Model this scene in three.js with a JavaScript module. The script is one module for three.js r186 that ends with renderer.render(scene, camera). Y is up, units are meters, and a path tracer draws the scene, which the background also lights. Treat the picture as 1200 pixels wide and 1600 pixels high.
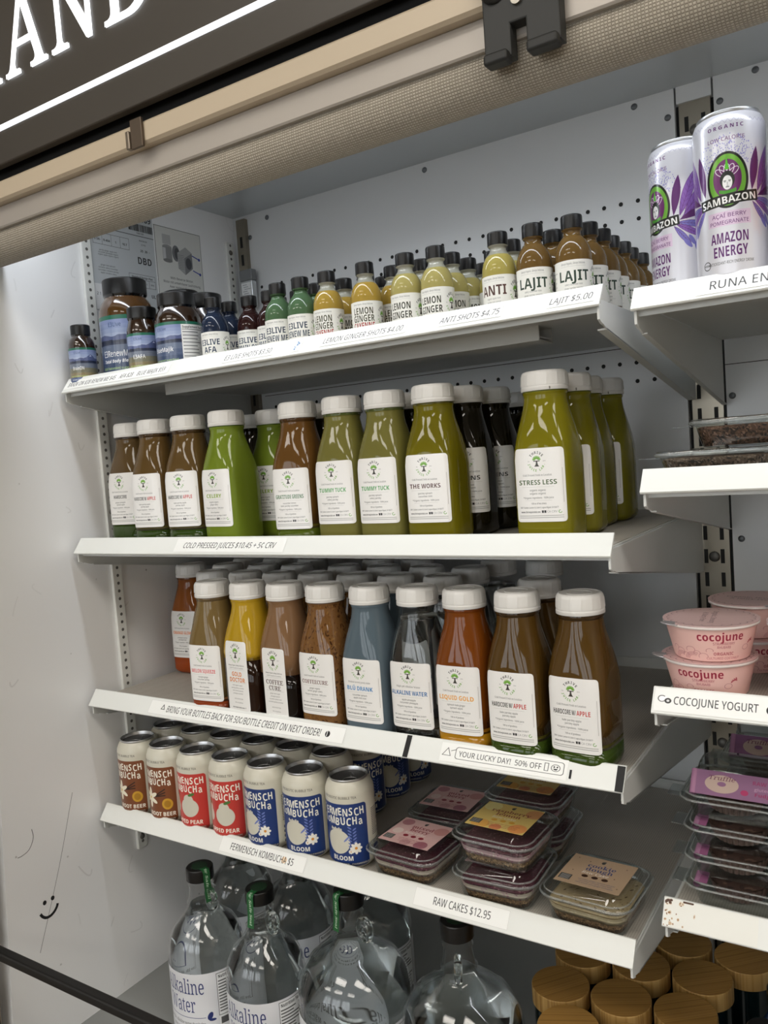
import * as THREE from 'three';
import { RoundedBoxGeometry } from 'three/addons/geometries/RoundedBoxGeometry.js';
import { mergeGeometries } from 'three/addons/utils/BufferGeometryUtils.js';
import { RectAreaLightUniformsLib } from 'three/addons/lights/RectAreaLightUniformsLib.js';
import { FontLoader } from 'three/addons/loaders/FontLoader.js';
import { TextGeometry } from 'three/addons/geometries/TextGeometry.js';

// ---------------------------------------------------------------- camera, sky, lights, exposure
const scene = new THREE.Scene();
const renderer = new THREE.WebGLRenderer();
renderer.toneMapping = THREE.LinearToneMapping;
renderer.toneMappingExposure = 1.04;
renderer.shadowMap.enabled = true;
RectAreaLightUniformsLib.init();
const RAD = Math.PI / 180;
const camera = new THREE.PerspectiveCamera(2 * Math.atan(800 / 1271.08) / RAD, 0.75, 0.05, 60);
camera.position.set(1.1188, 0.0259, 0.8116);
camera.rotation.set(-3.88351 * RAD, 32.99055 * RAD, -4.14953 * RAD, 'YXZ');
scene.add(camera);
scene.background = new THREE.Color(0.93, 0.97, 1.0);   // overcast daylight, seen through the shop windows
scene.backgroundIntensity = 3.2;

function areaLight(name, color, power, w, h, pos, target) {
  const l = new THREE.RectAreaLight(color, power, w, h);
  l.name = name; l.position.set(...pos); l.lookAt(...target); l.castShadow = true; scene.add(l); return l;
}
// fluorescent tube under the case canopy (its glowing tube is built with the canopy)
areaLight('canopy_tube_light', 0xf3f8ff, 15, 1.86, 0.03, [0.95, 0.478, 0.066], [0.95, -0.3, -0.05]);
// ceiling panels of the shop (their diffusers are built with the ceiling)
const PANELS = [[0.2, 1.9], [2.1, 1.3], [0.2, 3.5], [2.2, 3.5], [-1.7, 3.5], [3.5, 1.3]];  // last panel added, second shifted, to brighten the white side wall
const CEIL = 1.75;
for (const [x, z] of PANELS) areaLight('ceiling_panel_light', 0xfff8ee, 7.5, 1.15, 0.55, [x, CEIL - 0.045, z], [x, -2, z]);

// ---------------------------------------------------------------- helpers
let seed = 7; const rnd = () => { seed = (seed * 1664525 + 1013904223) >>> 0; return seed / 4294967296; };
const used = {};
const numbered = (n) => { const k = used[n] = (used[n] ?? -1) + 1; return k ? `${n}_${String(k).padStart(3, '0')}` : n; };
const shadow = (o) => { o.castShadow = o.receiveShadow = true; return o; };
function part(name, geo, mat, parent, pos, rot) {
  const m = shadow(new THREE.Mesh(geo, mat)); m.name = name;
  if (pos) m.position.set(...pos); if (rot) m.rotation.set(...rot);
  parent.add(m); return m;
}
function thing(name, label, category, pos = [0, 0, 0], turn = 0, group) {
  const o = new THREE.Group(); o.name = numbered(name); o.position.set(...pos); o.rotation.y = turn;
  o.userData = { label, category }; if (group) o.userData.group = group; scene.add(o); return o;
}
function struct(name, geo, mat, pos) { const m = part(name, geo, mat, scene, pos); m.userData.kind = 'structure'; return m; }
function place(proto, label, pos, turn = 0, group, name) {   // a copy of a finished thing
  const r = proto.clone(); r.name = numbered(name ?? proto.userData.base); r.position.set(...pos); r.rotation.y = turn;
  r.userData = { label, category: proto.userData.category }; if (group) r.userData.group = group; scene.add(r); return r;
}
function proto(base, category) { const o = new THREE.Group(); o.userData = { base, category }; return o; }
const box = (x0, x1, y0, y1, z0, z1) => new THREE.BoxGeometry(x1 - x0, y1 - y0, z1 - z0).translate((x0 + x1) / 2, (y0 + y1) / 2, (z0 + z1) / 2);
const rbox = (x0, x1, y0, y1, z0, z1, r = 0.002) => new RoundedBoxGeometry(x1 - x0, y1 - y0, z1 - z0, 3, r).translate((x0 + x1) / 2, (y0 + y1) / 2, (z0 + z1) / 2);
const merge = (...g) => mergeGeometries(g.flat().map((q) => { const n = q.index ? q.toNonIndexed() : q; for (const k of Object.keys(n.attributes)) if (!['position', 'normal', 'uv'].includes(k)) n.deleteAttribute(k); return n; }));
const std = (color, roughness = 0.5, o = {}) => new THREE.MeshStandardMaterial({ color, roughness, ...o });
const phys = (color, roughness = 0.5, o = {}) => new THREE.MeshPhysicalMaterial({ color, roughness, ...o });
// extrude a closed outline of [z, y] points along x
function prism(pts, x0, x1, bevel = 0) {
  const s = new THREE.Shape(pts.map(([z, y]) => new THREE.Vector2(-z, y)));
  const g = new THREE.ExtrudeGeometry(s, { depth: x1 - x0 - 2 * bevel, bevelEnabled: bevel > 0, bevelSize: bevel, bevelThickness: bevel, bevelSegments: 2, steps: 1 });
  return g.rotateY(Math.PI / 2).translate(x0 + bevel, 0, 0);
}
// loft: rows of [y, half width, exponent]; a repeated row makes a sharp edge. Front is +z, u = 0.5 there.
const radius = (a, n, t) => n === 2 ? a : a / Math.pow(Math.pow(Math.abs(Math.cos(t)), n) + Math.pow(Math.abs(Math.sin(t)), n), 1 / n);
function loft(rows, seg = 40, sx = 1, wobble) {
  const P = [], U = [], I = [], y0 = rows[0][0], y1 = rows[rows.length - 1][0];
  rows.forEach(([y, a, n = 2]) => { for (let i = 0; i <= seg; i++) {
    const t = -Math.PI + 2 * Math.PI * i / seg, r = radius(a, n, t) * (wobble ? wobble(t, y) : 1);
    P.push(r * Math.sin(t) * sx, y, r * Math.cos(t)); U.push(i / seg, (y - y0) / ((y1 - y0) || 1));
  } });
  for (let j = 0; j + 1 < rows.length; j++) {
    if (rows[j][0] === rows[j + 1][0] && rows[j][1] === rows[j + 1][1]) continue;
    for (let i = 0; i < seg; i++) { const a = j * (seg + 1) + i, b = a + seg + 1; if (rows[j][1] > 0) I.push(a, a + 1, b + 1); if (rows[j + 1][1] > 0) I.push(a, b + 1, b); }
  }
  const g = new THREE.BufferGeometry();
  g.setAttribute('position', new THREE.Float32BufferAttribute(P, 3)); g.setAttribute('uv', new THREE.Float32BufferAttribute(U, 2)); g.setIndex(I); g.computeVertexNormals();
  const N = g.attributes.normal;
  for (let j = 0; j < rows.length; j++) { const a = j * (seg + 1), b = a + seg, v = new THREE.Vector3(N.getX(a) + N.getX(b), N.getY(a) + N.getY(b), N.getZ(a) + N.getZ(b)).normalize(); N.setXYZ(a, v.x, v.y, v.z); N.setXYZ(b, v.x, v.y, v.z); }
  return g;
}
const rowAt = (rows, y) => { for (let j = 0; j + 1 < rows.length; j++) { const [a, b] = [rows[j], rows[j + 1]]; if (y >= a[0] && y <= b[0] && b[0] > a[0]) { const k = (y - a[0]) / (b[0] - a[0]); return [y, a[1] + k * (b[1] - a[1]), (a[2] ?? 2) + k * ((b[2] ?? 2) - (a[2] ?? 2))]; } } return rows[rows.length - 1]; };
const cut = (rows, ya, yb) => [rowAt(rows, ya), ...rows.filter((r) => r[0] > ya && r[0] < yb), rowAt(rows, yb)];
// a sticker that follows a lofted body: angles t0..t1, heights y0..y1, rounded corners
function sticker(rows, t0, t1, y0, y1, { off = 0.0005, corner = 0.003, cols = 20, lines = 8, sx = 1 } = {}) {
  const P = [], U = [], I = [], w = (t1 - t0) * rowAt(rows, (y0 + y1) / 2)[1], cu = Math.min(0.3, corner / w);
  const us = []; for (let i = 0; i <= cols; i++) us.push(i / cols); if (corner > 0) us.push(cu * 0.15, cu * 0.45, cu, 1 - cu, 1 - cu * 0.45, 1 - cu * 0.15); us.sort((a, b) => a - b);
  us.forEach((u) => { const e = Math.min(u, 1 - u) * w, inset = corner > 0 && e < corner ? corner - Math.sqrt(Math.max(0, corner * corner - (corner - e) ** 2)) : 0;
    for (let j = 0; j <= lines; j++) { const y = y0 + inset + (y1 - y0 - 2 * inset) * j / lines, [, a, n] = rowAt(rows, y), t = t0 + (t1 - t0) * u, r = radius(a, n, t) + off;
      P.push(r * Math.sin(t) * sx, y, r * Math.cos(t)); U.push(u, (y - y0) / (y1 - y0)); } });
  for (let i = 0; i + 1 < us.length; i++) for (let j = 0; j < lines; j++) { const a = i * (lines + 1) + j, b = a + lines + 1; I.push(a, b, b + 1, a, b + 1, a + 1); }
  const g = new THREE.BufferGeometry(); g.setAttribute('position', new THREE.Float32BufferAttribute(P, 3)); g.setAttribute('uv', new THREE.Float32BufferAttribute(U, 2)); g.setIndex(I); g.computeVertexNormals(); return g;
}
// rounded rectangle outline loft (tubs): rows of [y, half x, half z, corner radius]
function tub(rows, per = 6) {
  const ring = ([y, hx, hz, r]) => { const o = []; for (const [cx, cz, a0] of [[1, 1, 0], [1, -1, 90], [-1, -1, 180], [-1, 1, 270]]) for (let k = 0; k <= per; k++) { const a = (a0 + 90 * k / per) * RAD; o.push([cx * (hx - r) + r * Math.sin(a), y, cz * (hz - r) + r * Math.cos(a)]); } o.push(o[0]); return o; };
  const P = [], U = [], I = [], n = 4 * (per + 1) + 1;
  let run = 0; const hm = Math.max(...rows.map((q) => q[1]));
  rows.forEach((q, j) => { if (j) run += Math.hypot(q[0] - rows[j - 1][0], q[1] - rows[j - 1][1]); let d = 0, last = null; const big = ring([0, hm, Math.max(...rows.map((e) => e[2])), 0.016]); (q[1] > 0 ? ring(q) : Array(n).fill([0, q[0], 0])).forEach((p, i) => { if (last) d += Math.hypot(big[i][0] - last[0], big[i][2] - last[2]); last = big[i]; P.push(...p); U.push(d / 0.06, run / 0.03); }); });
  for (let j = 0; j + 1 < rows.length; j++) { if (rows[j].every((v, k) => v === rows[j + 1][k])) continue; for (let i = 0; i + 1 < n; i++) { const a = j * n + i, b = a + n; I.push(a, a + 1, b + 1, a, b + 1, b); } }
  const g = new THREE.BufferGeometry(); g.setAttribute('position', new THREE.Float32BufferAttribute(P, 3)); g.setAttribute('uv', new THREE.Float32BufferAttribute(U, 2)); g.setIndex(I); g.computeVertexNormals(); return g;
}
// ---------------------------------------------------------------- canvas textures
function tex(w, h, draw, repeat) {
  const c = document.createElement('canvas'); c.width = w; c.height = h; const g = c.getContext('2d'); draw(g, w, h);
  const t = new THREE.CanvasTexture(c); t.colorSpace = THREE.SRGBColorSpace; t.magFilter = THREE.LinearFilter;
  if (repeat) { t.wrapS = t.wrapT = THREE.RepeatWrapping; t.repeat.set(...repeat); } return t;
}
function txt(g, s, x, y, size, { w, color = '#222', font = 'sans-serif', bold = false, align = 'center', slant = 0, turn = 0, stretch = 1 } = {}) {
  g.save(); g.translate(x, y); g.rotate(turn); if (slant) g.transform(1, 0, -slant, 1, 0, 0);
  g.font = `${bold ? 'bold ' : ''}${size}px ${font}`; g.fillStyle = color; g.textAlign = align; g.textBaseline = 'middle';
  let k = stretch; if (w) { const m = g.measureText(s).width; k = w / m; } g.scale(k, 1); g.fillText(s, 0, 0); g.restore();
}
function arcText(g, s, cx, cy, r, a0, a1, size, color, inside) {
  [...s].forEach((ch, i) => { const a = a0 + (a1 - a0) * (s.length > 1 ? i / (s.length - 1) : 0.5); g.save(); g.translate(cx + r * Math.sin(a), cy - r * Math.cos(a)); g.rotate(inside ? a + Math.PI : a); g.font = `bold ${size}px sans-serif`; g.fillStyle = color; g.textAlign = 'center'; g.textBaseline = 'middle'; g.fillText(ch, 0, 0); g.restore(); });
}
const ell = (g, x, y, a, b, color, turn = 0) => { g.beginPath(); g.ellipse(x, y, a, b, turn, 0, 7); g.fillStyle = color; g.fill(); };
const rect = (g, x, y, w, h, color) => { g.fillStyle = color; g.fillRect(x, y, w, h); };
const scribble = (g, x, y, w, rows, gap, color, size) => { const words = 'organic kale spinach celery apple lemon ginger mint cucumber pineapple romaine parsley'.split(' '); for (let i = 0; i < rows; i++) { let s = ''; while (s.length < w / (size * 0.5) - 8) s += words[Math.floor(rnd() * words.length)] + ' '; txt(g, s, x, y + i * gap, size, { color }); } };
const noiseTex = (w, h, base, amp, sx = 1, sy = 1, repeat) => tex(w, h, (g) => { const im = g.createImageData(w, h); for (let y = 0; y < h; y++) for (let x = 0; x < w; x++) { const k = (y * w + x) * 4, v = (Math.sin(x * sx * 0.7 + Math.sin(y * sy * 0.11) * 3) * 0.3 + rnd() - 0.5) * amp; for (let c = 0; c < 3; c++) im.data[k + c] = Math.max(0, Math.min(255, base[c] + v)); im.data[k + 3] = 255; } g.putImageData(im, 0, 0); }, repeat);

// ---------------------------------------------------------------- shared materials
const M = {
  paint: std(0xe3e6e8, 0.32), panel: std(0xd9dde0, 0.3), pale: std(0xd6d8d6, 0.42), shelfWhite: std(0xe6e8e4, 0.38), mat: null,
  black: std(0x0c0c0d, 0.5), blackCap: phys(0x0b0b0c, 0.32), steel: std(0x9a968c, 0.36, { metalness: 0.85 }), dull: std(0x6e6c68, 0.45, { metalness: 0.7 }), dark: std(0x141412, 0.7),
  alu: std(0xd2d4d6, 0.34, { metalness: 1 }), aluDark: std(0x77777a, 0.42, { metalness: 0.9 }), cap: std(0xe4e3e0, 0.38),
  glass: phys(0xffffff, 0.02, { transmission: 1, thickness: 0, ior: 1.5 }),
  pet: phys(0xe6eaea, 0.05, { transmission: 1, thickness: 0, ior: 1.65 }),
  water: phys(0xf2f8fa, 0.0, { transmission: 1, thickness: 0.08, ior: 1.36, attenuationColor: new THREE.Color(0.8, 0.9, 0.92), attenuationDistance: 0.6 }),
};
const matTex = tex(256, 256, (g) => { rect(g, 0, 0, 256, 256, '#b3aea6'); for (let i = 0; i < 256; i += 8) { rect(g, i, 0, 3, 256, '#c0bbb3'); rect(g, i + 4, 0, 1, 256, '#a39e96'); } for (let i = 0; i < 500; i++) rect(g, rnd() * 256, rnd() * 256, 1 + rnd() * 3, 1 + rnd() * 2, `rgba(60,58,54,${rnd() * 0.25})`); }, [1, 1]);
const matBump = tex(64, 8, (g) => { for (let i = 0; i < 64; i++) { const v = Math.round(128 + 110 * Math.sin(i / 64 * Math.PI * 8)); rect(g, i, 0, 1, 8, `rgb(${v},${v},${v})`); } }, [1, 1]); matBump.colorSpace = THREE.NoColorSpace;
M.mat = std(0xffffff, 0.55, { map: matTex, bumpMap: matBump, bumpScale: 0.0006 });

// ---------------------------------------------------------------- measures of the case
const W = 0.862, D = 0.4518, XW = -0.012, XR = 0.8946, WR = 0.96, XE = XR + WR + 0.02, DECK = -0.84, FLOOR = -1.5, TOP = 0.5235;
const HS = [0.1622, -0.0918, -0.3389, -0.5293], HR = [0.1509, -0.028, -0.2499, -0.4729];   // lower edge of each price rail
const S = HS.map((h) => h + 0.009), R = HR.map((h) => h + 0.009);                           // surfaces that carry the goods

// ---------------------------------------------------------------- the shop around the case
{
  const wallPaint = std(0xc9c2b6, 0.8), floorMat = std(0xffffff, 0.5, { map: noiseTex(256, 256, [128, 118, 104], 26, 0.05, 0.4, [6, 6]) }), ceilMat = std(0xdedcd6, 0.9);
  struct('floor', box(-3.4, 4.4, FLOOR - 0.1, FLOOR, -1.2, 5.2), floorMat);
  struct('ceiling', box(-3.4, 4.4, CEIL, CEIL + 0.12, -1.2, 5.2), ceilMat);
  struct('wall_rear', box(-3.4, 4.4, FLOOR, CEIL, -1.2, -1.05), wallPaint);
  struct('wall_west', box(-3.4, -3.25, FLOOR, CEIL, -1.05, 5.05), wallPaint);
  struct('wall_east', box(4.25, 4.4, FLOOR, CEIL, -1.05, 5.05), wallPaint);
  // the shop front behind the viewer: piers, sill and lintel round three windows
  const piers = [[-3.25, -2.6], [-1.0, -0.7], [0.9, 1.2], [2.8, 4.25]];
  struct('wall_front', merge(...piers.map(([a, b]) => box(a, b, FLOOR, CEIL, 5.05, 5.2)), box(-3.25, 4.25, FLOOR, -0.75, 5.06, 5.19), box(-3.25, 4.25, 1.25, CEIL, 5.06, 5.19)), wallPaint);
  [[-2.6, -1.0], [-0.7, 0.9], [1.2, 2.8]].forEach(([a, b], i) => {
    const w = new THREE.Group(); w.name = `window_${i + 1}`; w.userData.kind = 'structure'; scene.add(w);
    part('window_frame', merge(box(a, b, -0.75, -0.69, 5.09, 5.16), box(a, b, 1.19, 1.25, 5.09, 5.16), ...[a, (a + b) / 2 - 0.03, b - 0.06].map((x) => box(x, x + 0.06, -0.69, 1.19, 5.09, 5.16))), std(0x2b2a28, 0.4), w);
    part('pane', box(a + 0.06, (a + b) / 2 - 0.03, -0.69, 1.19, 5.12, 5.126), M.glass, w); part('pane', box((a + b) / 2 + 0.03, b - 0.06, -0.69, 1.19, 5.12, 5.126), M.glass, w);
  });
  struct('pavement', box(-8, 9, FLOOR - 0.2, FLOOR - 0.12, 5.2, 14), std(0x8d8a84, 0.9));
  const glow = std(0xffffff, 0.6, { emissive: 0xfff8ee, emissiveIntensity: 2.2 });
  const where = ['over the aisle in line with the juice shelves', 'over the aisle beyond the right shelves', 'towards the shop window in line with the juice shelves', 'towards the shop window at far right', 'towards the shop window at far left', 'added near the far right wall to brighten the side wall of the case'];
  PANELS.forEach(([x, z], i) => { const p = thing('ceiling_panel', 'square white light panel ' + where[i], 'ceiling light', [x, CEIL, z]); part('diffuser', box(-0.58, 0.58, -0.034, -0.012, -0.28, 0.28), glow, p); part('frame', merge(box(-0.61, -0.58, -0.04, 0, -0.31, 0.31), box(0.58, 0.61, -0.04, 0, -0.31, 0.31), box(-0.58, 0.58, -0.04, 0, -0.31, -0.28), box(-0.58, 0.58, -0.04, 0, 0.28, 0.31), box(-0.58, 0.58, -0.012, 0, -0.28, 0.28)), M.shelfWhite, p); });
}
// ---------------------------------------------------------------- the refrigerated case
const scuffTex = tex(1024, 1024, (g) => {
  rect(g, 0, 0, 1024, 1024, '#f1f2f3'); g.lineCap = 'round';
  for (let i = 0; i < 70; i++) { const x = rnd() * 1024, y = rnd() * 1024; g.strokeStyle = `rgba(120,118,116,${0.05 + rnd() * 0.16})`; g.lineWidth = 0.8 + rnd(); g.beginPath(); g.moveTo(x, y); g.quadraticCurveTo(x + rnd() * 30 - 15, y + rnd() * 30, x + rnd() * 50 - 25, y + rnd() * 60 - 30); g.stroke(); }
  for (let i = 0; i < 55; i++) ell(g, rnd() * 1024, rnd() * 1024, 0.6 + rnd() * 1.3, 0.6 + rnd(), `rgba(70,66,62,${0.2 + rnd() * 0.45})`);
}, [1, 1]);
const wallMat = std(0xffffff, 0.34, { map: scuffTex });
const backMat = std(0xdfe1e2, 0.26);
const front = (y) => 0.156 - (y + 0.425) * 0.0525;
const wallLeft = struct('wall_left', prism([[-D - 0.03, FLOOR + 0.5], [front(-1), FLOOR + 0.5], [front(TOP), TOP + 0.02], [-D - 0.03, TOP + 0.02]], XW - 0.03, XW), wallMat);
{ // a smiling face drawn in marker, a pencil arc and a long scratch on the side wall
  const ink = std(0x0d0d0f, 0.6), P = (y, z) => new THREE.Vector3(XW + 0.0004, y, z);
  const stroke = (pts, w) => { const c = new THREE.CatmullRomCurve3(pts.map(([y, z]) => P(y, z))); return new THREE.TubeGeometry(c, 24, w, 6).applyMatrix4(new THREE.Matrix4().makeTranslation(-XW, 0, 0)).scale(0.25, 1, 1).translate(XW, 0, 0); };
  part('drawn_smile', stroke([[-0.632, 0.1135], [-0.638, 0.110], [-0.6425, 0.104], [-0.643, 0.097], [-0.640, 0.090], [-0.634, 0.0845], [-0.630, 0.083]], 0.0024), ink, wallLeft);
  for (const [y, z] of [[-0.6185, 0.1045], [-0.6178, 0.0905]]) part('drawn_eye', new THREE.SphereGeometry(0.0036, 14, 8).scale(0.12, 1, 0.9).translate(XW + 0.0003, y, z), ink, wallLeft);
  const pencil = std(0x77767a, 0.7);
  part('pencil_arc', stroke([[-0.498, 0.113], [-0.512, 0.112], [-0.527, 0.121], [-0.531, 0.133], [-0.531, 0.14]], 0.0006), pencil, wallLeft);
  part('scratch', stroke([[-0.47, 0.038], [-0.57, 0.072], [-0.69, 0.12]], 0.0004), pencil, wallLeft);
}
{
  const post = thing('front_post', 'black upright end post at the front edge of the white side wall', 'post', [XW - 0.03, FLOOR, 0.19]);
  part('post_body', rbox(-0.03, 0.029, 0, 2.1, 0, 0.06, 0.004), M.black, post); part('foot', rbox(-0.035, 0.034, 0, 0.02, -0.01, 0.07, 0.003), M.dark, post);
}
struct('wall_back', merge(box(XW, 0.8465, DECK - 0.1, TOP, -D - 0.03, -D), box(0.9, XE, DECK - 0.1, TOP, -D - 0.03, -D), box(0.8465, 0.9, DECK - 0.1, TOP, -D - 0.03, -D - 0.014), box(0.8495, 0.897, 0.5, TOP, -D - 0.02, -D + 0.0005)), backMat);
const wb = scene.getObjectByName('wall_back');
{ // rows of punched holes and rivets in the back panels
  const hole = (x, y, r = 0.0032) => new THREE.CircleGeometry(r, 12).translate(x, y, -D + 0.0006);
  const holes = []; for (let i = -30; i <= 0; i++) { const x = 0.7889 + i * 0.0255; if (x > 0.03) for (const [y, o] of [[0.3783, 0], [0.3523, 0], [0.1405, 0.0115], [0.1125, 0.0115]]) holes.push(hole(x + o, y)); }
  for (let i = 0; i < 30; i++) for (const y of [0.1, 0.072]) holes.push(hole(0.965 + i * 0.0255, y));
  const h = part('punched_holes', merge(holes), M.dark, wb); h.userData.kind = 'stuff';
  const rivet = new THREE.SphereGeometry(0.0048, 16, 8, 0, 7, 0, Math.PI / 2).scale(1, 0.5, 1).rotateX(Math.PI / 2), rm = std(0x6d7174, 0.4, { metalness: 0.5 });
  for (const [x, y] of [[0.432, 0.511], [0.79, 0.514], [0.837, 0.485], [0.908, 0.488], [0.955, 0.516], [0.076, 0.508], [0.029, 0.479], [0.908, 0.077], [0.908, -0.06], [0.912, -0.13]]) part('rivet', rivet, rm, wb, [x, y, -D]);
  part('seam', merge(box(0.035, 0.84, 0.1635, 0.1645, -D, -D + 0.001), box(0.9, XE, 0.1215, 0.1225, -D, -D + 0.001)), std(0x3a3630, 0.8), wb);
}
struct('ceiling_case', box(XW - 0.03, XE + 0.03, TOP, TOP + 0.03, -D - 0.03, 0.118), std(0xc6cbce, 0.3, { metalness: 0.1 }));
struct('wall_right', box(XE, XE + 0.03, FLOOR + 0.5, TOP + 0.02, -D - 0.03, 0.17), wallMat);
struct('case_deck', merge(box(XW, XE, DECK - 0.03, DECK, -D, 0.2), box(XW - 0.03, XE + 0.03, FLOOR, DECK - 0.03, -D - 0.03, 0.17)), std(0x8f918f, 0.4));
struct('case_hood', merge(box(XW - 0.07, XE + 0.05, TOP + 0.03, 0.86, -D - 0.06, 0.128), box(XW - 0.07, XE + 0.05, FLOOR, 0.86, -D - 0.09, -D - 0.06)), std(0x2a2927, 0.6));

{ // illuminated lettering on the dark header above the opening
  const sign = thing('illuminated_header_sign', 'dark header panel with glowing white serif letters and a light line', 'sign', [0, 0.447, 0.14]);
  part('header_panel', rbox(-0.25, 2.0, 0, 0.413, -0.012, 0, 0.002), phys(0x45403a, 0.42), sign);
  const lit = std(0xffffff, 0.5, { emissive: 0xf4f9ff, emissiveIntensity: 1.1 });
  part('light_line', box(-0.25, 2.0, 0.041, 0.048, -0.004, 0.0012), lit, sign);
  const font = await new FontLoader().loadAsync('fonts/droid/droid_serif_regular.typeface.json');
  // letter, left edge and width as measured
  for (const [ch, x0, x1] of [['R', 0.062, 0.142], ['A', 0.153, 0.2385], ['N', 0.2485, 0.335], ['D', 0.3475, 0.4275], ['O', 0.438, 0.535]]) {
    const g = new TextGeometry(ch, { font, size: 0.1, depth: 0.001, curveSegments: 8, bevelEnabled: true, bevelSize: -0.0026, bevelThickness: 0.0005, bevelSegments: 1 }); g.computeBoundingBox(); const b = g.boundingBox;
    g.translate(-b.min.x, 0, 0).scale((x1 - x0) / (b.max.x - b.min.x), 1.0, 1); part('letter', g, lit, sign, [x0, 0.098, 0.0008]);
  }
}
{ // rails under the header
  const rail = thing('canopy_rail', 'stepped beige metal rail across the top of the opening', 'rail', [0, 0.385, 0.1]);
  part('upper_band', prism([[0, 0.021], [0.03, 0.021], [0.0335, 0.024], [0.0335, 0.044], [0.030, 0.0475], [0, 0.0475]], -0.1, XE + 0.04), std(0xcdbda5, 0.38), rail);
  part('lower_band', prism([[0.0138, -0.007], [0.0185, -0.007], [0.02, -0.005], [0.02, 0.0205], [0.0138, 0.0205]], -0.1, XE + 0.04), std(0xb5aea6, 0.36, { metalness: 0.15 }), rail);
  part('shaded_gap_strip', box(-0.1, XE + 0.04, 0.0475, 0.115, 0.004, 0.018), M.black, rail);  // solid black strip stands in for the shade between rail and sign
  const lampHousing = thing('canopy_lamp', 'slim white fluorescent lamp hidden behind the canopy rail', 'lamp', [0.95, 0.49, 0.068]);
  part('tube', new THREE.CylinderGeometry(0.008, 0.008, 1.86, 20).rotateZ(Math.PI / 2), std(0xffffff, 0.5, { emissive: 0xe4f0ff, emissiveIntensity: 3 }), lampHousing);
  part('housing', box(-0.94, 0.94, 0.01, 0.0335, -0.02, 0.02), M.shelfWhite, lampHousing);
}
{ // rolled night blind
  const weave = (bump) => tex(128, 128, (g) => { rect(g, 0, 0, 128, 128, bump ? '#000' : '#8a8375'); for (let y = 0; y < 8; y++) for (let x = 0; x < 8; x++) { const v = Math.floor(rnd() * 18); rect(g, x * 16, y * 16 + 2, 12, 11, bump ? '#999' : `rgb(${200 + v},${194 + v},${182 + v})`); rect(g, x * 16 + 13, y * 16, 2, 16, bump ? '#eee' : `rgb(${214 + v},${208 + v},${197 + v})`); rect(g, x * 16, y * 16 + 14, 16, 2, bump ? '#ccc' : `rgb(${190 + v},${183 + v},${171 + v})`); } }, [78, 7]);
  const bumpT = weave(true); bumpT.colorSpace = THREE.NoColorSpace;
  const fabric = std(0xe0ddd8, 0.85, { map: weave(false), bumpMap: bumpT, bumpScale: 0.0006 });
  const r = thing('roller_blind', 'rolled beige woven night blind along the top of the case', 'blind', [0, 0.3665, 0.09]);
  const len = XE - XW - 0.01, g = new THREE.CylinderGeometry(0.0255, 0.0255, len, 48, 1).rotateZ(Math.PI / 2).translate(XW + 0.005 + len / 2, 0, 0);
  const uv = g.attributes.uv; for (let i = 0; i < uv.count; i++) uv.setXY(i, uv.getY(i), uv.getX(i));
  part('fabric_roll', g, fabric, r);
  part('hem_bar', rbox(XW + 0.006, XE - 0.006, -0.004, 0.004, 0.0245, 0.0285, 0.0015), fabric, r).rotation.x = -2.2;
}
{ // black two-pronged hook over the rail
  const k = thing('blind_hook', 'black plastic two pronged hook bracket screwed to the canopy rail', 'hook', [0.852, 0.385, 0.121]);
  const s = new THREE.Shape([[-0.033, 0.05], [-0.033, -0.032], [-0.011, -0.032], [-0.011, -0.006], [0.006, -0.006], [0.006, -0.032], [0.033, -0.032], [0.033, 0.05]].map(([x, y]) => new THREE.Vector2(x, y)));
  part('plate', new THREE.ExtrudeGeometry(s, { depth: 0.012, bevelEnabled: true, bevelSize: 0.0015, bevelThickness: 0.0015, bevelSegments: 2 }), std(0x2a2b2a, 0.55), k, [0, 0.008, 0.0]);
  for (const [a, b] of [[-0.0335, -0.011], [0.006, 0.0335]]) part('prong_tip', rbox(a, b, -0.031, -0.021, 0.006, 0.021, 0.003), std(0x232423, 0.55), k);
  part('cable_eye', new THREE.TorusGeometry(0.012, 0.0045, 12, 24), std(0x242524, 0.5), k, [-0.02, 0.036, 0.016], [0.3, 0.3, 0]);
  part('screw', new THREE.CylinderGeometry(0.005, 0.0055, 0.003, 20).rotateX(Math.PI / 2), M.steel, k, [-0.002, 0.018, 0.0145]);
  const c = thing('metal_clip', 'small bronze metal spring clip on the beige canopy rail', 'clip', [0.377, 0.402, 0.134]);
  part('clip_face', rbox(-0.008, 0.011, 0.0, 0.033, 0, 0.004, 0.001), std(0x62564a, 0.4, { metalness: 0.6 }), c); part('clip_curl', rbox(-0.014, -0.008, 0.0, 0.021, 0, 0.007, 0.0015), std(0x8a8074, 0.3, { metalness: 0.8 }), c);
}
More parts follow.
